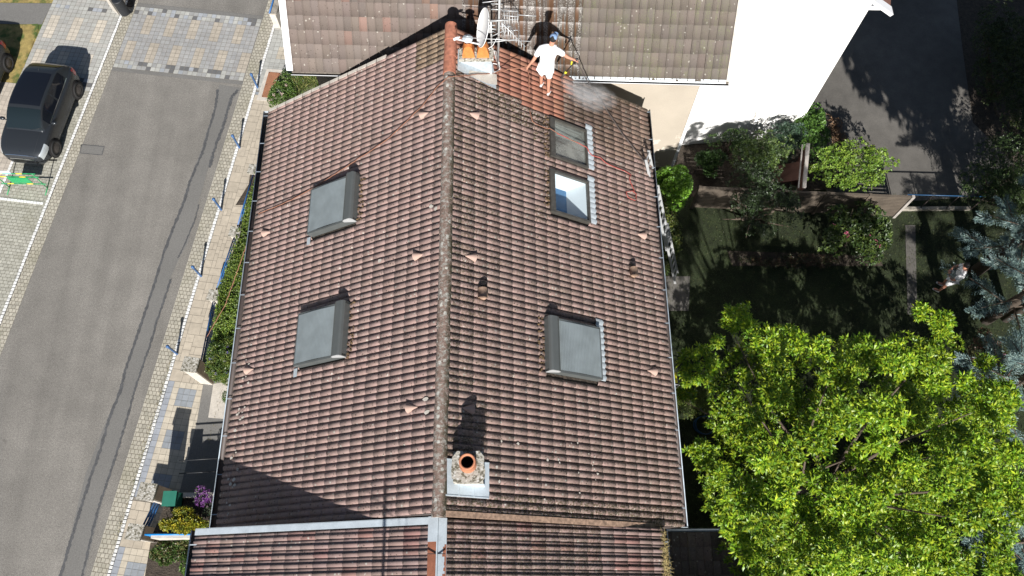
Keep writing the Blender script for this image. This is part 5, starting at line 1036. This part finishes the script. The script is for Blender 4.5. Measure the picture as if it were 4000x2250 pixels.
def make_car(label, name='parked_car'):
    g = empty(name, (0, 0, 0), label, 'car'); T = lambda n, m, *gr: (lambda b: ([b.add(*x, smooth=True) for x in gr], b.build(n, M[m], g, world=False))[1])(MB())
    xs = [-1.98, -1.9, -1.7, -1.3, -.6, .2, .8, 1.15, 1.5, 1.78, 1.93, 1.985]; hw = [.62, .72, .815, .862, .87, .868, .866, .86, .83, .75, .62, .46]; zl = [.42, .28, .22, .19, .18, .18, .18, .18, .2, .2, .22, .3]; zs = [.70, .82, .90, .92, .91, .89, .87, .84, .78, .69, .58, .50]; zt = [.74, .90, .97, .99, .98, .97, .965, .945, .88, .78, .65, .54]
    R = []
    for h, a, s_, t_ in zip(hw, zl, zs, zt):
        half = [(h * .88, a), (h * .985, a + .10), (h * .99, a + .25), (h, s_ - .16), (h * .975, s_), (h * .86, s_ + (t_ - s_) * .55), (h * .55, t_ - .005)]; R.append(half + [(0, t_ + .006)] + [(-y, z) for y, z in reversed(half)])
    B = Surf(xs, R); V, F = B.grid(-1.98, 1.985, 46, 0, 1, 40); b = MB(); b.add(V, F, smooth=True); n = 41; b.add(V[:n], [tuple(range(n))]); b.add(V[-n:], [tuple(range(n - 1, -1, -1))]); b.build('body', M['car'], g, world=False)
    cx = [-1.86, -1.72, -1.35, -.8, -.1, .3, .62, 1.02]; top = [.99, 1.14, 1.37, 1.45, 1.465, 1.42, 1.28, .965]; te = [.60, .60, .56, .585, .60, .60, .62, .66]; be = [.66, .72, .79, .815, .82, .815, .80, .70]; bz = [.9, .92, .93, .92, .91, .90, .89, .92]
    C = Surf(cx, [[(b_, z0), (b_ - (b_ - e) * .5, z0 + (t_ - .04 - z0) * .5), (e + .02, t_ - .06), (e - .05, t_ - .02), (e * .5, t_ - .003), (0, t_), (-e * .5, t_ - .003), (-e + .05, t_ - .02), (-e - .02, t_ - .06), (-b_ + (b_ - e) * .5, z0 + (t_ - .04 - z0) * .5), (-b_, z0)] for t_, e, b_, z0 in zip(top, te, be, bz)])
    T('roof', 'car', C.grid(-1.86, 1.02, 40, 0, 1, 30)); T('roof_glass', 'car_glass', C.grid(-1.12, .26, 16, .30, .70, 12, .006)); T('windscreen', 'car_glass2', C.grid(.38, .98, 10, .25, .75, 12, .008)); T('rear_window', 'car_glass', C.grid(-1.8, -1.5, 6, .27, .73, 10, .008))
    for a, c in ((.03, .18), (.97, .82)):
        T('side_window', 'car_glass', C.grid(-.28, .66, 10, a, c, 5, .007)); T('side_window', 'car_glass', C.grid(-1.28, -.36, 10, a, c, 5, .007))
        T('window_trim', 'chrome', C.grid(-1.3, .72, 22, .018 if a < .5 else .982, .03 if a < .5 else .97, 1, .009))
    for s in (0, 1):
        p = lambda v: v if s == 0 else 1 - v
        T('headlight', 'lamp', B.grid(1.42, 1.86, 8, p(.20), p(.33), 5, .008)); T('tail_light', 'red_lamp', B.grid(-1.93, -1.66, 6, p(.19), p(.31), 4, .008))
        y = .87 if s == 0 else -.87; sg = 1 if s == 0 else -1
        b = MB(); b.sphere((.62, sg * .95, .97), (.07, .11, .065), 10, 7); b.tube([(.64, sg * .83, .92), (.63, sg * .92, .95)], .02, 6); b.build('mirror', M['car'], g, world=False)
        for x in (-1.28, 1.26):
            b = MB(); b.lathe((x, sg * .855, .33), [(0, 0), (.365, 0), (.365, .018), (0, .02)], 28, axis=(0, sg, 0)); b.build('wheel_arch', M['black'], g, world=False)
            b = MB(); b.lathe((x, sg * .70, .31), [(.2, 0), (.295, .01), (.31, .04), (.31, .16), (.295, .20), (.205, .205), (.2, .19)], 28, axis=(0, sg, 0)); w_ = b.build('wheel', M['tyre'], g, world=False)
            b = MB(); b.lathe((x, sg * .70, .31), [(.205, .19), (.17, .185), (.12, .205), (.04, .21), (0, .21)], 24, axis=(0, sg, 0)); r_ = b.build('rim', M['rim'], w_, world=False)
    T('grille', 'dark', B.grid(1.90, 1.955, 4, .38, .62, 12, .006)); T('grille_trim', 'chrome', B.grid(1.885, 1.90, 2, .36, .64, 12, .012)); T('lower_bumper_trim', 'chrome', B.grid(1.962, 1.975, 2, .36, .64, 12, .010))
    b = MB(); b.box((1.80, 0, .81), (.03, .02, .015)); b.build('badge', M['chrome'], g, world=False)
    for y0 in (.35, -.28): b = MB(); b.tube([(.99, y0 - .1, .985), (.93, y0 + .28, 1.03)], .012, 5); b.build('wiper', M['dark'], g, world=False)
    for y0 in (.28, -.28): T('bonnet_crease', 'dark', B.grid(1.02, 1.8, 8, .5 - y0 * .32, .5 - y0 * .32 - .002, 1, .002))
    b = MB(); b.tube([(-1.2, 0, 1.39), (-1.3, .0, 1.48)], .006, 5); b.build('aerial', M['dark'], g, world=False)
    b = MB(); b.add([(-1.99, -.26, .68), (-1.99, .26, .68), (-1.985, .26, .79), (-1.985, -.26, .79)], [(0, 3, 2, 1)]); b.build('number_plate', M['white_plastic'], g, world=False); return g
car = make_car('dark grey hatchback with a glass roof parked beside the kerb at the left'); fw = np.array([-.118, -.993]); ang = math.atan2(fw[1], fw[0])
cc = np.array([-16.165, 16.78]) * 1.0 + np.array([-.993, .118]) * .80; car.location = (cc[0], cc[1], .03); car.rotation_euler = (0, 0, ang)
car2 = copy_tree(car); car2['label'] = 'grey car of which only a sliver shows at the left edge, beyond the parked hatchback'; c2 = up((-88, 330), .6); car2.location = (c2[0] - .30, c2[1], .03)
# ------------------------------------------------------------------ PEOPLE
def skin(name, nodes, edges, m, parent, sub=2, roots=(0,)):
    root = parent; off = Vector(parent.location); me = bpy.data.meshes.new(name); me.from_pydata([Vector([float(a) for a in n[0]]) - off for n in nodes], edges, []); me.materials.append(M[m]); o = bpy.data.objects.new(name, me); COL.objects.link(o); o.parent = parent
    sk = o.modifiers.new('skin', 'SKIN'); sk.use_smooth_shade = True
    if not me.skin_vertices:
        bpy.context.view_layer.objects.active = o; me_ = bmesh.new(); me_.from_mesh(me); me_.verts.layers.skin.verify(); me_.to_mesh(me); me_.free()
    for i, n in enumerate(nodes):
        r = n[1]; me.skin_vertices[0].data[i].radius = r if isinstance(r, tuple) else (r, r); me.skin_vertices[0].data[i].use_root = i in roots
    ss = o.modifiers.new('sub', 'SUBSURF'); ss.levels = sub; ss.render_levels = sub; return o
def V3(*a): return np.array(a, float)
def hand(nodes, edges, wi, wrist, tip, side, curl=.35):
    """palm, four fingers and a thumb off the wrist node wi"""
    d = tip - wrist; d /= np.linalg.norm(d); s = np.cross(d, [0, 0, 1.]); s /= np.linalg.norm(s); dn = np.cross(s, d); dn = dn if dn[2] < 0 else -dn; pal = wrist + d * .055
    nodes.append((pal, (.036, .018))); pi = len(nodes) - 1; edges.append((wi, pi))
    for k, (o, l) in enumerate(((-.028, .075), (-.010, .085), (.010, .08), (.028, .062))):
        a = pal + d * .035 + s * o; b_ = a + d * l * .5 + dn * l * curl * .4; c = b_ + d * l * .3 + dn * l * curl; nodes += [(a, .0095), (b_, .009), (c, .0075)]; j = len(nodes) - 3; edges += [(pi, j), (j, j + 1), (j + 1, j + 2)]
    a = pal - d * .01 + s * side * .035; b_ = a + s * side * .025 + d * .03; nodes += [(a, .011), (b_, .009)]; j = len(nodes) - 2; edges += [(pi, j), (j, j + 1)]
def person(loc, label, J, hairm, capm=None, shoes='shoe', bandage=None):
    g = empty('person', loc, label, 'person'); N = []; E = []
    def n(p, r): N.append((J[p] if isinstance(p, str) else p, r)); return len(N) - 1
    pel = n('pelvis', (.15, .11)); sp = n('belly', (.135, .10)); ch = n('chest', (.16, .11)); nk = n('neck', .055); hd = n(J['head'] - V3(0, 0, .05), (.075, .085)); ht = n(J['head'] + V3(0, 0, .05), (.07, .082)); E += [(pel, sp), (sp, ch), (ch, nk), (nk, hd), (hd, ht)]
    for s in 'LR':
        sh = n('sh' + s, .055); el = n('el' + s, .042); wr = n('wr' + s, .028); E += [(ch, sh), (sh, el), (el, wr)]; hand(N, E, wr, J['wr' + s], J['ha' + s], 1 if s == 'L' else -1)
        hp = n('hp' + s, .085); kn = n('kn' + s, .058); an = n('an' + s, .036); toe = n('to' + s, .03); E += [(pel, hp), (hp, kn), (kn, an), (an, toe)]
    body = skin('body', N, E, 'skin', g)
    f = J['face']; h = J['head']; b = MB(); sd_ = np.cross(f, [0, 0, 1.]); b.sphere(h + f * .095 - [0, 0, .02], .014, 6, 5); b.build('nose', M['skin'], g)
    for k in (-1, 1): b = MB(); b.sphere(h + f * .08 + sd_ * k * .03 + [0, 0, .01], .008, 6, 5); b.build('eye', M['dark'], g); b = MB(); b.sphere(h + sd_ * k * .078 - [0, 0, .01], (.012, .02, .028), 6, 5); b.build('ear', M['skin'], g)
    b = MB(); b.sphere(h + V3(0, 0, .022) - f * .016, (.086, .094, .098), 14, 9); hr = b.build('hair', M[hairm], g)
    if capm:
        b = MB(); b.sphere(h + V3(0, 0, .045), (.090, .096, .078), 16, 9); q = h + f * .12 + V3(0, 0, .035); sdv = sd_ / np.linalg.norm(sd_); b.add([h + f * .06 + sdv * .075 + [0, 0, .04], h + f * .17 + sdv * .05 + [0, 0, .025], h + f * .18 + [0, 0, .03], h + f * .17 - sdv * .05 + [0, 0, .025], h + f * .06 - sdv * .075 + [0, 0, .04]], [(0, 1, 2, 3, 4)]); b.build('cap', M[capm], g)
    N = []; E = []; lo = J['hem']; a0 = n(lo, (.205, .15)); a1 = n('belly', (.19, .14)); a2 = n('chest', (.20, .14)); a3 = n(J['neck'] - V3(0, 0, .03), .075); E = [(a0, a1), (a1, a2), (a2, a3)]
    for s in 'LR': sh = n('sh' + s, .085); sl = n(J['sh' + s] * .28 + J['el' + s] * .72, .073); E += [(a2, sh), (sh, sl)]
    skin('shirt', N, E, 'shirt', g)
    N = []; E = []; a0 = n('pelvis', (.175, .13))
    for s in 'LR': hp = n('hp' + s, .108); kn = n(J['hp' + s] * .2 + J['kn' + s] * .8, .092); E += [(a0, hp), (hp, kn)]
    skin('shorts', N, E, 'shirt', g)
    for s in 'LR':
        d = J['to' + s] - J['an' + s]; d[2] = 0; d /= np.linalg.norm(d); c = J['an' + s] + d * .06; c[2] = J['to' + s][2] - .02; N = [(c - d * .10, .036), (c, .04), (c + d * .13, .036)]; skin('shoe', N, [(0, 1), (1, 2)], shoes, g, 1)
        b = MB(); b.frame(c + d * .06 + V3(0, 0, .04), d, .012, np.cross(d, [0, 0, 1.]), .045, (0, 0, 1), .008); b.build('strap', M['strap'], g)
    return g
fL, fR = onR((2113, 333), .075), onR((2141, 366), .075); mid = (fL + fR) / 2; U_ = lambda x, y, z: mid + V3(x, y, z)
face = V3(.45, .89, 0); face /= np.linalg.norm(face)
haL, haR = up((2060, 263), 9.16), up((2250, 236), 9.34)
J1 = dict(pelvis=U_(.0, -.03, .95), belly=U_(.01, .0, 1.15), chest=U_(.05, .05, 1.42), neck=U_(.10, .10, 1.60), head=U_(.14, .14, 1.76), hem=U_(.0, -.05, .84), face=face,
          shL=U_(-.15, .08, 1.50), shR=U_(.24, .02, 1.50), elL=U_(-.15, .08, 1.5) * .45 + haL * .55 + V3(0, -.03, -.02), elR=U_(.24, .02, 1.5) * .45 + haR * .55 + V3(0, -.02, -.03), hpL=U_(-.09, .0, .88), hpR=U_(.09, -.04, .88),
          knL=fL * .55 + U_(-.09, 0, .88) * .45 + V3(.0, .06, .0), knR=fR * .52 + U_(.09, -.04, .88) * .48 + V3(.0, .05, 0), anL=fL + V3(0, 0, .06), anR=fR + V3(0, 0, .06), toL=fL + V3(.06, .13, 0), toR=fR + V3(.06, .13, 0))
for s, h_ in (('L', haL), ('R', haR)): e = J1['el' + s]; J1['ha' + s] = h_; J1['wr' + s] = h_ + (e - h_) * .3
person(mid, 'person in white clothes and blue cap standing on the roof holding a spray lance', J1, 'hair', 'cap')
# pressure lance
nz = up((2190, 306), 8.62); g = empty('spray_lance', haR, 'black high pressure lance with yellow fittings held over the roof tiles', 'spray lance'); dl = nz - haR; L_ = np.linalg.norm(dl)
b = MB(); b.tube([haR + dl * -.05, haR + dl * .75], .014, 8); b.build('wand', M['dark'], g); b = MB(); b.tube([haR + dl * .7, haR + dl * .78, haR + dl * .98], [.026, .035, .026], 8); b.build('nozzle', M['hose'], g)
b = MB(); b.tube([haR + dl * .63, haR + dl * .70], .03, 8); b.build('collar', M['yellow'], g); b = MB(); b.tube([haR - dl * .08 + V3(0, 0, .02), haR + V3(-.03, .0, -.10)], .024, 8); b.build('grip', M['dark'], g); b = MB(); b.tube([haR + V3(-.10, -.03, .0), haR + V3(-.11, -.05, -.09)], .02, 8); b.build('trigger', M['yellow'], g)
# water mist
mm = bpy.data.materials.new('mist'); mm.use_nodes = True; N_ = mm.node_tree.nodes; L_m = mm.node_tree.links; N_.remove(N_['Principled BSDF']); pv = N_.new('ShaderNodeVolumePrincipled'); pv.inputs['Color'].default_value = (.98, .98, .98, 1); pv.inputs['Anisotropy'].default_value = -.1; L_m.new(pv.outputs[0], N_['Material Output'].inputs['Volume'])
tc = N_.new('ShaderNodeTexCoord'); a = noi(N_, L_m, tc, 2.6, 5); gr = N_.new('ShaderNodeTexGradient'); gr.gradient_type = 'SPHERICAL'; L_m.new(tc.outputs['Object'], gr.inputs[0]); dn_ = N_.new('ShaderNodeMath'); dn_.operation = 'MULTIPLY'
L_m.new(rng_(N_, L_m, a, .4, .7, .1, 6.), dn_.inputs[0]); L_m.new(gr.outputs['Fac'], dn_.inputs[1]); L_m.new(dn_.outputs[0], pv.inputs['Density'])
mist_g = empty('water_mist', nz, 'thin white water mist blowing off the tiles below the spray lance', 'mist'); mist_g['kind'] = 'stuff'
for (q0, z0, q1, z1, rr) in (((2190, 306), 8.62, (2245, 352), 8.3, .1), ((2205, 320), 8.5, (2345, 425), 7.95, .3), ((2240, 340), 8.3, (2400, 400), 7.9, .34)):
    A_, B_ = up(q0, z0), up(q1, z1); d_ = Vector(B_ - A_); b = MB(); b.sphere((0, 0, 0), 1, 20, 12); o = b.build('droplets', mm, None); o.parent = mist_g; o.location = Vector((A_ + B_) / 2 - nz); o.rotation_euler = d_.to_track_quat('Z', 'Y').to_euler(); o.scale = (rr, rr, d_.length * .62)
# second person
f2 = up((3668, 1128), G + .02); h2 = f2 + V3(.0, .0, 1.72)
U_ = lambda x, y, z: f2 + V3(x, y, z); face2 = V3(-.8, .55, 0); face2 /= np.linalg.norm(face2)
J2 = dict(pelvis=U_(.02, 0, .93), belly=U_(.04, .0, 1.12), chest=U_(.05, .0, 1.36), neck=U_(.02, .04, 1.53), head=U_(-.02, .08, 1.66), hem=U_(.02, 0, .82), face=face2, shL=U_(-.08, -.17, 1.44), shR=U_(.14, .17, 1.44), elL=U_(-.22, -.2, 1.16), elR=U_(-.05, .26, 1.18), wrL=U_(-.26, .0, 1.12), wrR=U_(-.26, .12, 1.2), haL=U_(-.25, .1, 1.14), haR=U_(-.3, .04, 1.24),
          hpL=U_(-.03, -.09, .87), hpR=U_(.06, .09, .87), knL=U_(-.08, -.1, .48), knR=U_(.03, .1, .48), anL=U_(-.06, -.1, .09), anR=U_(.1, .12, .09), toL=U_(-.2, .0, .04), toR=U_(-.03, .2, .04))
person(f2, 'dark haired person in pale shirt and shorts standing in the shaded garden near the conifers', J2, 'hair')

# ------------------------------------------------------------------ DISH, AERIALS, ROPES
def dish():
    c = up((1886, 108), 10.35); g = empty('satellite_dish', c, 'white oval satellite dish above the two orange chimney hoods', 'satellite dish'); nx = V3(-.93, -.12, .33); nx /= np.linalg.norm(nx); up_ = V3(0, .42, .9); up_ -= nx * (up_ @ nx); up_ /= np.linalg.norm(up_); s = np.cross(up_, nx)
    V = []; n = 28; m = 6
    for i in range(m + 1):
        for j in range(n): r = i / m; a = 2 * math.pi * j / n; V.append(c + up_ * (.44 * r * math.cos(a)) + s * (.40 * r * math.sin(a)) - nx * (.075 * (1 - r * r)))
    F = [(i * n + j, i * n + (j + 1) % n, (i + 1) * n + (j + 1) % n, (i + 1) * n + j) for i in range(m) for j in range(n)]; b = MB(); b.add(V, F, smooth=True); b.add([v - nx * .012 for v in V], [tuple(reversed(f)) for f in F], smooth=True)
    b.tube([c + up_ * (.44 * math.cos(a)) + s * (.40 * math.sin(a)) for a in np.linspace(0, 6.283, 30)], .01, 6, cap=False); b.build('reflector', M['white_plastic'], g)
    L = up((1778, 152), 10.15); b = MB(); b.tube([c - up_ * .40, L], .018, 6); b.build('arm', M['white_plastic'], g); b = MB(); d = (c - L) / np.linalg.norm(c - L); b.tube([L - d * .04, L + d * .07, L + d * .075, L + d * .12], [.035, .035, .022, .022], 10); b.build('receiver', M['white_plastic'], g)
    b = MB(); bk = c - nx * .14; b.box(bk, (.1, .16, .12)); b.tube([bk, bk - nx * .18], .02, 8); b.tube([c - nx * .20 + [0, 0, .25], c - nx * .20 - [0, 0, .95]], .022, 8); b.build('bracket', M['mast'], g)
    for dz in (.1, -.12): b = MB(); b.box(bk + V3(.08, 0, dz), (.14, .02, .02)); b.build('clamp', M['mast'], g)
dish()
base = up((1946, 246), 9.1); tx, ty = base[0], base[1]
def aerial():
    g = empty('tv_aerial', base, 'cluster of television aerials on a leaning mast beside the satellite dish', 'aerial'); top = up((1952, -40), 12.0)
    at = lambda q, z: up(q, z); ms = lambda t_: base + (top - base) * t_
    b = MB(); b.tube([base - (top - base) * .1, top], .026, 8); b.build('mast', M['mast'], g)
    def yagi(pa, pb, n, el, r=.007, dirv=(0, 0, 1)):
        b = MB(); b.tube([pa, pb], .010, 6); b.build('boom', M['mast'], g); e = np.array(dirv, float); e /= np.linalg.norm(e)
        for i in range(n): t_ = (i + .5) / n; P = pa + (pb - pa) * t_; l = el * (1.1 - .35 * t_) / 2; b = MB(); b.tube([P - e * l, P + e * l], r, 5); b.build('element', M['mast'], g)
    yagi(at((1808, 146), 10.4), at((2073, 162), 10.4), 0, .3)
    yagi(at((1905, 167), 10.2), at((2025, 152), 10.2), 0, .3)
    yagi(at((1958, 88), 10.9), at((2052, 182), 10.3), 9, .26, dirv=(0, .9, .45))
    yagi(at((1905, 86), 10.9), at((2025, 74), 10.9), 0, .2)
    yagi(at((1965, 60), 11.0), at((2027, 66), 11.0), 6, .34, dirv=(0, .85, .5))
    yagi(at((2020, 58), 11.0), at((2094, 63), 11.0), 0, .2)
    yagi(at((1960, 42), 11.1), at((2024, 44), 11.1), 0, .2)
    yagi(at((1885, 10), 11.6), at((1950, 2), 11.6), 0, .2); yagi(at((1918, 15), 11.5), at((1962, 16), 11.5), 0, .2); yagi(at((1918, 37), 11.3), at((1962, 38), 11.3), 0, .2); yagi(at((1917, 80), 11.), at((1985, 79), 11.), 0, .2)
    yagi(at((1950, 102), 10.7), at((1994, 103), 10.7), 3, .14, dirv=(0, 1, .2)); yagi(at((1920, 142), 10.3), at((1965, 122), 10.4), 0, .2); yagi(at((1965, 122), 10.4), at((2022, 118), 10.5), 4, .2, dirv=(0, .9, .4)); yagi(at((1960, 90), 10.8), at((1978, 168), 10.2), 0, .2)
    b = MB(); b.tube([base + V3(0, .0, .0), at((1937, 200), 9.5), at((1905, 190), 9.7), at((1899, 192), 9.7)], .012, 6); b.build('bracket', M['mast'], g)
    b = MB(); pts = [base + V3(.02, -.05, .1)] + [up((1925 + 28 * math.cos(a), 265 + 17 * math.sin(a)), 8.95) for a in np.linspace(-.5, 9, 26)]; b.tube(pts, .010, 5); b.build('cable', M['white_plastic'], g)
    b = MB(); b.tube([at((1942, 148), 10.0), at((1925, 178), 9.8), at((1899, 196), 9.75)], .008, 5); b.tube([at((1898, 193), 9.7), at((1930, 200), 9.5), at((1940, 240), 9.1)], .012, 5); b.build('cable', M['white_plastic'], g)
aerial()
def rope(name, pts, r, m, label, cat, wob=.006):
    P = [np.array(p, float) for p in pts]; Q = []
    for a, c in zip(P[:-1], P[1:]):
        n = max(2, int(np.linalg.norm(c - a) / .12))
        for k in range(n): Q.append(a + (c - a) * k / n + RNG.normal(0, wob, 3) * [1, 1, .3])
    Q.append(P[-1]); b = MB(); b.tube(Q, r, 6); return tag(b.build(name, M[m]), label, cat)
rope('rope', [haL, up((1990, 270), 9.05), up((1930, 285), 8.95), onR((1850, 292), .12), onR((1765, 300), .13), V3(XR, onR((1740, 308))[1], ZR + .13)] + [onL(q, .075) for q in [(1715, 330), (1660, 400), (1600, 462), (1520, 540), (1430, 600), (1340, 660), (1240, 725), (1150, 775), (1060, 815), (1012, 833)]] + [up((985, 890), 5.2), up((945, 1010), 3.6), up((880, 1190), 1.7), up((800, 1330), .95)], .011, 'rope', 'long orange brown rope crossing the ridge and left slope down to the street fence', 'rope')
rope('rope', [haL, up((2066, 300), 8.75), up((2068, 380), 8.25)] + [onR(q, .07) for q in [(2070, 440), (2080, 475), (2110, 492)]] + [onR(q, .17) for q in [(2150, 503), (2175, 518), (2230, 545), (2288, 572)]], .011, 'rope', 'orange brown rope hanging from the roof worker to the upper right roof window', 'rope')
rope('rope', [onR(q, .17) for q in [(2175, 520), (2230, 546), (2292, 575)]] + [onR(q, .075) for q in [(2300, 592), (2312, 607), (2345, 616), (2365, 635), (2400, 652), (2440, 668), (2468, 685), (2458, 692), (2462, 715), (2472, 730), (2478, 745), (2446, 750), (2452, 768), (2478, 783), (2488, 778), (2484, 758), (2470, 745)]], .010, 'rope_red', 'thin red rope trailing over the window and tiles into a small loop', 'rope')
lt = up((2548, 622), 6.55)
rope('hose', [haR + V3(.02, 0, -.02), up((2280, 292), 9.0)] + [onR(q, .14) for q in [(2315, 345), (2350, 398), (2395, 470), (2440, 535), (2490, 597), (2535, 660)]] + [up((2550, 700), 5.6)], .013, 'hose', 'dark pressure hose running from the lance across the wet tiles to the ladder', 'hose')
def coil(q, R, turns, z, m, label):
    c = up(q, z); P = [c + V3(R * (1 + .12 * math.sin(a * .37)) * math.cos(a), R * .9 * math.sin(a), .01 * a / 6.28 + .02) for a in np.arange(0, turns * 6.28, .25)]; P = P + [c + V3(-.6, 1.3, .02), c + V3(-1.2, 1.6, .02)]; b = MB(); b.tube(P, .012, 5); return tag(b.build('garden_hose', M[m]), label, 'hose')
coil((2752, 1662), .30, 5, G, 'hose_blue', 'blue garden hose coiled on the shaded lawn between the house and the tree')
# ladder
def ladder():
    Bp = up((2642, 1088), G); Tp = up((2543, 606), 6.75); d = Tp - Bp; L_ = np.linalg.norm(d); d /= L_; s = V3(.25, .97, 0); s -= d * (s @ d); s /= np.linalg.norm(s); n = np.cross(d, s); g = empty('ladder', Bp, 'aluminium extension ladder leaning on the right gutter above the garden', 'ladder')
    for k, (t0, t1, o) in enumerate(((0, .45, 0), (.3, .75, .05), (.6, 1., .10))):
        for sg in (-1, 1): b = MB(); b.frame(Bp + d * L_ * (t0 + t1) / 2 + s * sg * (.2 - .012 * k) + n * o, d, L_ * (t1 - t0) / 2, s, .013, n, .035); b.build('rail', M['alu'], g)
        t_ = t0 + .03
        while t_ < t1: b = MB(); P = Bp + d * L_ * t_ + n * o; b.tube([P - s * .19, P + s * .19], .016, 6); b.build('rung', M['alu'], g); t_ += .28 / L_
ladder()
a_, b_ = up((2604, 1195), 5.5), up((2622, 1500), 5.5); g = empty('plank', (a_ + b_) / 2, 'narrow aluminium plank hung along the right gutter below the ladder', 'plank')
b = MB(); d = (b_ - a_); L_ = np.linalg.norm(d); d /= L_; b.frame((a_ + b_) / 2, d, L_ / 2, np.cross(d, [0, 0, 1.]), .03, (0, 0, 1), .01); b.build('board', M['alu'], g)
b = MB(); b.frame((a_ + b_) / 2 + np.cross(d, [0, 0, 1.]) * .08 - [0, 0, .25], d, L_ / 2 * .9, np.cross(d, [0, 0, 1.]), .015, (0, 0, 1), .01); b.build('side_strip', M['alu'], g)
p = up((2632, 1472), 2.6); g = empty('pressure_washer', (p[0], p[1], G), 'small yellow and black pressure washer beside the right gutter and bright leaves', 'pressure washer')
b = MB(); b.box((p[0], p[1], G + .35), (.34, .42, .5)); b.build('housing', M['dark'], g); b = MB(); b.box((p[0], p[1] + .02, G + .64), (.26, .3, .1)); b.build('cover', M['yellow'], g); b = MB(); b.tube([(p[0] - .14, p[1] - .2, G + .3), (p[0] - .14, p[1] - .26, G + .95), (p[0] + .14, p[1] - .26, G + .95), (p[0] + .14, p[1] - .2, G + .3)], .015, 6); b.build('handle', M['alu'], g)
for sx in (-.2, .2): b = MB(); b.lathe((p[0] + sx, p[1] - .1, G + .12), [(0, -.03), (.12, -.03), (.12, .03), (0, .03)], 14, axis=(1, 0, 0)); b.build('wheel', M['tyre'], g)
# ------------------------------------------------------------------ GARDEN STRUCTURES
def lattice():
    A, B = up((2700, 812), G), up((3490, 848), G); A[2] = B[2] = G; H = 1.35; d = B - A; L_ = np.linalg.norm(d); d /= L_; n_ = np.array([-d[1], d[0], 0]); g = empty('lattice_fence', (A + B) / 2, 'weathered wooden slat fence separating the shaded garden from the beds below the white wall', 'fence')
    k = 5
    for i in range(k + 1): P = A + d * L_ * i / k; b = MB(); b.frame(P + [0, 0, H / 2], d, .045, n_, .045, (0, 0, 1), H / 2 + .05); b.build('post', M['wood_pale'] if i == k else M['wood'], g)
    for i in range(k):
        b = MB(); c = A + d * L_ * (i + .5) / k; w2 = L_ / k / 2 - .05
        for j in range(13): b.frame(c + [0, 0, .1 + j * .095], d, w2, n_, .012, (0, 0, 1), .028)
        for sx in (-.92, 0, .92): b.frame(c + d * w2 * sx + n_ * .02 + [0, 0, .68], d, .02, n_, .012, (0, 0, 1), .62)
        b.frame(c + [0, 0, H - .0], d, w2, n_, .04, (0, 0, 1), .02); b.build('panel', M['wood'], g)
lattice()
A, B = up((3545, 760), G + .95), up((3850, 768), G + .95); g = empty('wire_fence', ((A + B) / 2 * [1, 1, 0]) + [0, 0, G], 'thin dark wire fence with a pale concrete base continuing toward the right edge', 'fence')
b = MB(); b.tube([A, B], .02, 6); b.build('top_rail', M['hose_blue'], g); 
for i in range(4): P = A + (B - A) * i / 3; b = MB(); b.tube([P, P - [0, 0, .95]], .018, 6); b.build('post', M['hose'], g)
b = MB(); b.box(((A[0] + B[0]) / 2, (A[1] + B[1]) / 2, G + .06), (B[0] - A[0], .1, .14)); b.build('plinth', M['concrete'], g)
A, B = up((3156, 562), G + 1.5), up((3141, 732), G + 1.5); g = empty('timber_screen', ((A + B) / 2 * [1, 1, 0]) + [0, 0, G], 'red brown boarded screen topped by a pale beam between the shrubs', 'screen'); d = (B - A); L_ = np.linalg.norm(d); d /= L_; s = np.cross(d, [0, 0, 1.])
b = MB(); b.frame((A + B) / 2, d, L_ / 2, s, .055, (0, 0, 1), .04); b.build('beam', M['wood_pale'], g); b = MB(); b.frame((A + B) / 2 + V3(-.16, 0, -.05), d, L_ / 2, s, .02, (0, 0, 1), .02); b.build('batten', M['wood_pale'], g)
for i in range(5): b = MB(); b.frame(A + d * L_ * (i + .5) / 5 + [0, 0, -.72 - .04 * (i % 2)], d, L_ / 10 - .01, s, .015, (0, 0, 1), .66); b.build('board', M['wood_red'], g)
b = MB(); b.frame((A + B) / 2 + V3(-.3, .2, -.8), V3(-.5, .2, -.6) / np.linalg.norm(V3(-.5, .2, -.6)), .5, d, .35, np.cross(V3(-.5, .2, -.6), d) / np.linalg.norm(np.cross(V3(-.5, .2, -.6), d)), .015); b.build('leaning_board', M['wood_red'], g)
polymesh('garden_path', [up(q, G)[:2] for q in [(3535, 880), (3575, 880), (3582, 1230), (3545, 1230)]], G + .016, M['driveway'])
g = empty('gate_shadow_bars', (-8.3, 4.9, 0), 'dark barred gate rails over the shaded forecourt beside the house gutter', 'gate')  # dark bars laid where the shadow arcs of a gate fall
for q0, q1, z in [((700, 1800), (850, 1790), .9), ((700, 1850), (860, 1840), .9)]: b = MB(); b.tube([up(q0, z), up(q1, z)], .02, 6); b.build('rail', M['dark'], g)

vine = empty('dry_vine', (9.4, 14.8, G), 'thin leafless vine stems climbing the right end of the white wall', 'vine')
for k in range(9):
    x = random.uniform(7.9, 9.75); P = []; z = G + .2; 
    for j in range(random.randint(5, 11)): P.append(WB0 + wd * (x - 5.7) - wp * .02 + V3(0, 0, z)); x += random.uniform(-.12, .12); x = min(x, 9.9); z += random.uniform(.15, .35)
    b = MB(); b.tube(P, .006, 4); b.build('stem', M['wood_pale'], vine)
